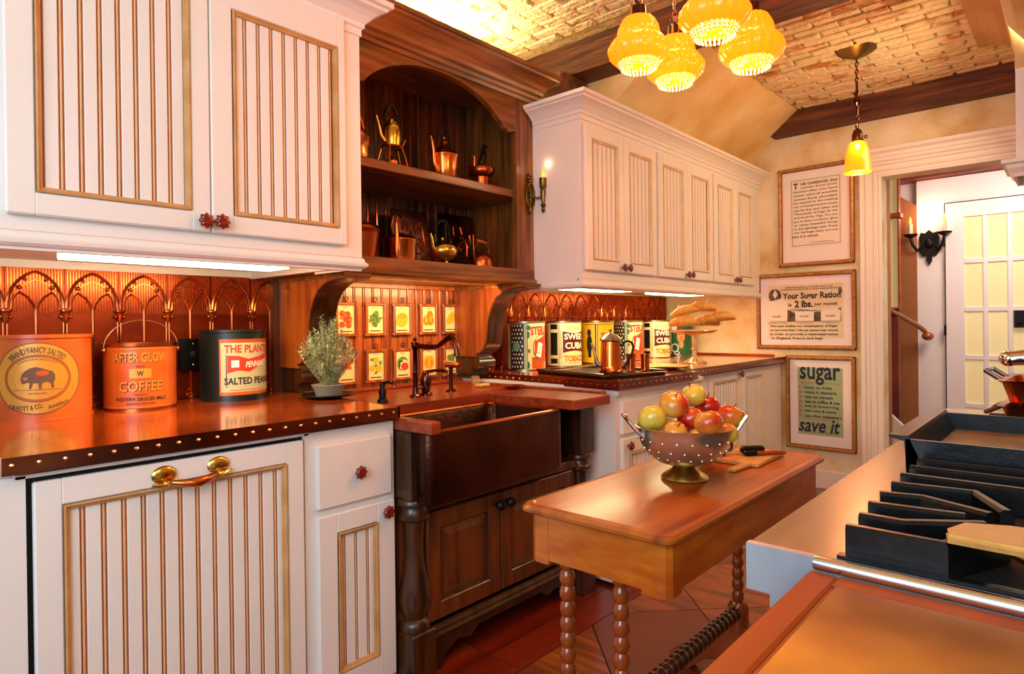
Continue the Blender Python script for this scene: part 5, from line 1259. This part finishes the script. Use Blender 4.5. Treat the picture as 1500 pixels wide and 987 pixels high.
# ================================================================== HANGING LIGHTS
def chain(mb, x, y, z0, z1, r=.0035, link=.026):
    n = max(1, int((z1-z0)/(link*.8))); 
    for k in range(n):
        zc = z0+(z1-z0)*(k+.5)/n; h = (z1-z0)/n*.62; w_ = .007
        pts = []
        for q in range(10):
            a = 2*PI*q/10; u = w_*math.cos(a); 
            pts.append((x+(u if k % 2 else 0), y+(0 if k % 2 else u), zc+h*math.sin(a)))
        mb.tube(pts, r*.6, 5, close=True)
ch = thing('chandelier', 'four-light hanging fixture with ribbed amber glass shades', 'chandelier', (1.75, .835, 2.70))
obj('canopy', MB().lathe([(.07, 2.705), (.07, 2.69), (.05, 2.665), (.015, 2.65), (.01, 2.64)], (1.75, .835, 0), 28), m_bronze, ch)
obj('stem', MB().tube([(1.75, .835, 2.65), (1.75, .835, 2.33)], .007, 10).lathe([(.01, 2.36), (.03, 2.34), (.035, 2.31), (.02, 2.28), (.008, 2.26)], (1.75, .835, 0), 20), m_bronze, ch)
SH = [(.028, .092), (.045, .086), (.058, .062), (.062, .040), (.060, .034), (.072, .026), (.087, .006), (.090, -.006), (.086, -.022), (.072, -.038), (.064, -.044), (.061, -.041), (.070, -.034), (.083, -.018), (.086, -.006), (.082, .006), (.066, .022), (.056, .034), (.056, .058), (.042, .080), (.028, .087)]
for (x, y, z, tag_) in ((1.68, .977, 2.02, 0), (1.863, .953, 2.015, 1), (1.588, .70, 2.00, 2), (1.846, .703, 1.995, 3)):
    a_ = obj('arm', MB().tube([(1.75, .835, 2.31), ((1.75+x)/2, (.835+y)/2, 2.29), (x, y, 2.32)], .005, 8).ball((x, y, 2.32), .01), m_bronze, ch)
    cm = MB(); chain(cm, x, y, z+.15, 2.315); obj('chain', cm, m_bronze, a_, kind='stuff')
    so = obj('socket', MB().lathe([(.006, z+.155), (.014, z+.15), (.012, z+.135), (.022, z+.125), (.024, z+.098), (.032, z+.092), (.032, z+.086)], (x, y, 0), 18), m_bronze, ch)
    sh = obj('shade', MB().lathe([(r_, z+h_) for r_, h_ in SH[:6]] + [(r_, z+h_) for r_, h_ in SH[6:]], (x, y, 0), 80, 'z', 20, .03, cap=False), m_amber, ch)
    obj('bulb', MB().ball((x, y, z+.03), .026, 14, 10, (1, 1, 1.2)), m_amber2, sh)
    fr = MB()
    for q in range(30):
        a = 2*PI*q/30
        for h in range(3): fr.ball((x+(.060-.004*h)*math.cos(a), y+(.060-.004*h)*math.sin(a), z-.044-.008*h), .0038, 6, 4)
    for q in range(16):
        a = 2*PI*q/16; fr.ball((x+.035*math.cos(a), y+.035*math.sin(a), z-.040-.006*(q % 3)), .0038, 6, 4)
    obj('bead_fringe', fr, m_bead_g, sh, kind='stuff')
    point('shade_light', (x, y, z-.055), 3.2, (1.0, .66, .26), .04)
    point('shade_light_up', (x, y, z+.21), 1.3, (1.0, .62, .2), .05)
pe = thing('pendant_lamp', 'single hanging pendant with a small amber bell shade', 'pendant lamp', (3.93, .91, 2.70))
X_, Y_ = 3.92, .912
obj('canopy', MB().lathe([(.10, 2.70), (.10, 2.692), (.075, 2.675), (.03, 2.655), (.012, 2.645)], (X_, Y_, 0), 32), m_brass_d, pe)
cm = MB(); chain(cm, X_, Y_, 2.52, 2.65, .006); chain(cm, X_, Y_, 2.26, 2.33, .007)
obj('chain', cm, m_bronze, pe, kind='stuff')
obj('stem', MB().lathe([(.006, 2.525), (.007, 2.47), (.02, 2.46), (.012, 2.44), (.024, 2.42), (.024, 2.40), (.010, 2.385), (.007, 2.33)], (X_, Y_, 0), 16), m_bronze, pe)
obj('socket', MB().lathe([(.008, 2.26), (.02, 2.25), (.028, 2.225), (.028, 2.20), (.035, 2.185)], (X_, Y_, 0), 18).ball((X_+.03, Y_-.035, 2.215), .01), m_bronze, pe)
sh = obj('shade', MB().lathe([(.030, 2.19), (.045, 2.175), (.058, 2.13), (.065, 2.06), (.068, 2.015), (.064, 2.015), (.06, 2.06), (.053, 2.13), (.04, 2.17)], (X_, Y_, 0), 36, cap=False), m_amber, pe)
obj('bulb', MB().ball((X_, Y_, 2.12), .03, 14, 10, (1, 1, 1.3)), m_amber2, sh)
point('pendant_light', (X_-.09, Y_-.02, 2.20), 4, (1.0, .66, .28), .04)
point('pendant_light_down', (X_, Y_, 1.99), 5, (1.0, .66, .28), .05)

# ================================================================== FRAMED POSTERS
def fmap(yc, zc, x): return lambda u, v, off: (x-off, yc-u, zc+v)
def poster(label, y0, y1, z0, z1, matw, ground, name='framed_poster'):
    """y0 left edge as seen (larger y)"""
    t = thing(name, label, 'picture', (XF, (y0+y1)/2, (z0+z1)/2)); fwid = .03; x = XF-.022
    f = MB(); f.box(x, XF-.001, y0-fwid, y0, z0, z1, .006).box(x, XF-.001, y1, y1+fwid, z0, z1, .006).box(x, XF-.001, y1+fwid-.004, y0-fwid+.004, z0, z0+fwid, .006).box(x, XF-.001, y1+fwid-.004, y0-fwid+.004, z1-fwid, z1, .006)
    fo = obj('frame', f, m_ropedark, t)
    rp = MB()
    def rope(a, b):
        a = Vector(a); b = Vector(b); n = int((b-a).length/.011); d = (b-a)/n; ax = d.normalized(); s = Vector((-1, 0, 0)); w_ = ax.cross(s)
        for k in range(n):
            c = a+d*(k+.5); rp.tube([c-ax*.006-w_*.010, c+s*.006, c+ax*.006+w_*.010], .0042, 5)
    h = fwid/2; 
    rope((x-.001, y0-h, z0+h), (x-.001, y0-h, z1-h)); rope((x-.001, y1+h, z0+h), (x-.001, y1+h, z1-h)); rope((x-.001, y0-h, z0+h), (x-.001, y1+h, z0+h)); rope((x-.001, y0-h, z1-h), (x-.001, y1+h, z1-h))
    obj('rope_edge', rp, m_gold, fo, kind='stuff')
    obj('mat_board', MB().box(XF-.010, XF-.004, y1+fwid-.002, y0-fwid+.002, z0+fwid-.002, z1-fwid+.002), m_mat, t)
    ml, mr, mb_, mt = matw
    obj('sheet', MB().box(XF-.0115, XF-.010, y1+fwid+mr, y0-fwid-ml, z0+fwid+mb_, z1-fwid-mt), ground, t)
    W_ = (y0-y1)-2*fwid-ml-mr; H_ = (z1-z0)-2*fwid-mb_-mt
    yc = (y0-fwid-ml+y1+fwid+mr)/2; zc = (z0+fwid+mb_+z1-fwid-mt)/2
    return t, fmap(yc, zc, XF-.0115), W_, H_
t, mp, W_, H_ = poster('tall framed page of printed text, topmost of the three posters', 1.658, 1.148, 1.592, 2.309, (.05, .045, .105, .05), m_paper2)
b = MB()
for a0, a1, c0, c1 in ((-W_/2+.015, W_/2-.015, H_/2-.017, H_/2-.014), (-W_/2+.015, W_/2-.015, -H_/2+.014, -H_/2+.017)): rectd(b, mp, a0, a1, c0, c1, .0008, 1)
for a0 in (-W_/2+.015, W_/2-.018): rectd(b, mp, a0, a0+.003, -H_/2+.014, H_/2-.014, .0008, 1)
obj('printed_border', b, m_ink2, t)
b = MB(); lines = ['HE GARBAGE, that', 'comes from your', 'kitchen after you have', 'eaten, used all possible', 'human food, shouldn\'t', 'be wasted in the making', 'ton of transportation scraps', 'can be fed, and other and', 'Thousands of hogs do eat', 'and food for Pigs. Do not', 'put broken crockery, glass', 'or other beautiful things', 'in the garbage pail. Keep', 'the Garbage clean and use', 'that it is valued.']
n = len(lines)
for i, s_ in enumerate(lines):
    w_ = W_-.06 if i not in (0, 1, 14) else (W_-.11 if i < 2 else .18)
    cx = 0 if i not in (0, 1, 14) else (.025 if i < 2 else -.07)
    txt(b, mp, s_, cx, H_/2-.045-i*(H_-.10)/n, w_, .019 if i else .022, bold=.015 if i else .03)
txt(b, mp, 'T', -W_/2+.045, H_/2-.055, .032, .045, bold=.04)
txt(b, mp, 'U.S. FOOD ADMINISTRATION', .04, -H_/2+.032, .16, .008)
obj('lettering', b, m_ink2, t)
t, mp, W_, H_ = poster('wide framed ration poster with drawn sugar sacks, middle of the three', 1.826, 1.142, .990, 1.548, (.055, .052, .055, .055), m_paper)
b = MB()
txt(b, mp, 'Your Sugar Ration', .045, H_*.27, W_*.76, .060, bold=.03)
txt(b, mp, 'is', -.10, H_*.12, .025, .026, bold=.02); txt(b, mp, '2 lbs.', -.005, H_*.13, .125, .052, bold=.04); txt(b, mp, 'per month', .145, H_*.115, .150, .030, bold=.02)
txt(b, mp, 'MAINTAIN A RATION TO CONFORM TO THE', .03, H_*.445, W_*.62, .010, bold=.02); txt(b, mp, 'FOOD REGULATIONS OF THE U.S. FOOD ADMINISTRATION', .03, H_*.405, W_*.75, .010, bold=.02)
for i, s_ in enumerate(['We must confine our consumption of Sugar', 'to not more than 2 lbs per person per month', 'in order to provide a restricted ration', 'to England, France and Italy']):
    w_ = W_*(.90 if i < 3 else .70); txt(b, mp, s_, -W_*.02 if i < 3 else -W_*.11, -H_*.285-i*.030, w_, .021, bold=.025)
obj('lettering', b, m_ink, t)
b = MB()
polyd(b, mp, [(-W_*.47, -H_*.2), (-W_*.2, -H_*.2), (W_*.47, -H_*.2), (W_*.47, H_*.05), (W_*.38, H_*.0), (-W_*.1, -.02), (-W_*.38, H_*.12), (-W_*.47, H_*.05)], .0008)
disc(b, mp, -W_*.40, H_*.30, .045, .05, .0008); disc(b, mp, W_*.46, H_*.36, .012, .025, .0008)
obj('shading', b, mat('printed_shadow', '#7a6a54', '#3e3226', rough=.8, scale=40), t)
b = MB(); 
for (cx, w_, h_) in ((-.195, .15, .17), (.0, .125, .10), (.175, .125, .09)):
    y0_ = -H_*.19; polyd(b, mp, [(cx-w_/2, y0_), (cx+w_/2, y0_), (cx+w_/2+.004, y0_+h_*.8), (cx+w_*.3, y0_+h_), (cx-w_*.1, y0_+h_*.92), (cx-w_/2-.003, y0_+h_*.85)], .0014)
polyd(b, mp, [(-W_*.43, H_*.32), (-W_*.40, H_*.42), (-W_*.36, H_*.32), (-W_*.40, H_*.24)], .0014)
obj('sack_print', b, m_paper2, t)
b = MB()
for (cx, s_) in ((-.195, 'SUGAR'), (.0, 'SUGAR'), (.175, 'SUGAR')): txt(b, mp, s_, cx, -H_*.10, .06, .014, bold=.02, off=.002)
for cx, w_ in ((-.195, .14), (0, .12), (.175, .12)): txt(b, mp, 'GOVERNMENT RATION', cx, -H_*.225, w_, .007, off=.0016)
for k in range(5): b.tube([mp(-.12+.02*k, .0, .002), mp(-.07+.03*k, .02-.004*k, .002), mp(0+.03*k, -.004, .002)], .0012, 4)
obj('ink_lines', b, m_ink2, t)
t, mp, W_, H_ = poster('green framed sugar saving poster, lowest of the three', 1.619, 1.149, .272, .946, (.055, .055, .075, .055), m_green)
b = MB(); txt(b, mp, 'sugar', 0, H_*.375, W_*.90, .130, bold=.02); txt(b, mp, 'save it', -.005, -H_*.36, W_*.90, .095, bold=.02, slant=.18)
obj('lettering', b, m_navy, t)
b = MB()
for i, s_ in enumerate(['none on fruits', 'none in desserts', 'less on cereals', 'less in coffee & tea', 'less in preserving', 'less cake & candy', 'use other sweeteners']):
    w_ = W_*(.60, .70, .62, .76, .74, .70, .80)[i]; txt(b, mp, s_, -W_*.36+w_/2+.008, H_*.205-i*H_*.0705, w_, .022, bold=.02)
txt(b, mp, 'UNITED STATES FOOD ADMINISTRATION', 0, -H_*.455, W_*.75, .007)
obj('lettering', b, m_navy, t)
b = MB()
for i in range(7): txt(b, mp, '%d-' % (i+1), -W_*.425, H_*.205-i*H_*.0705, .030, .020, bold=.02)
rectd(b, mp, -W_*.44, W_*.42, H_*.268, H_*.275, .0008, 1); rectd(b, mp, -W_*.44, W_*.42, -H_*.272, -H_*.265, .0008, 1)
obj('red_lettering', b, m_red, t)
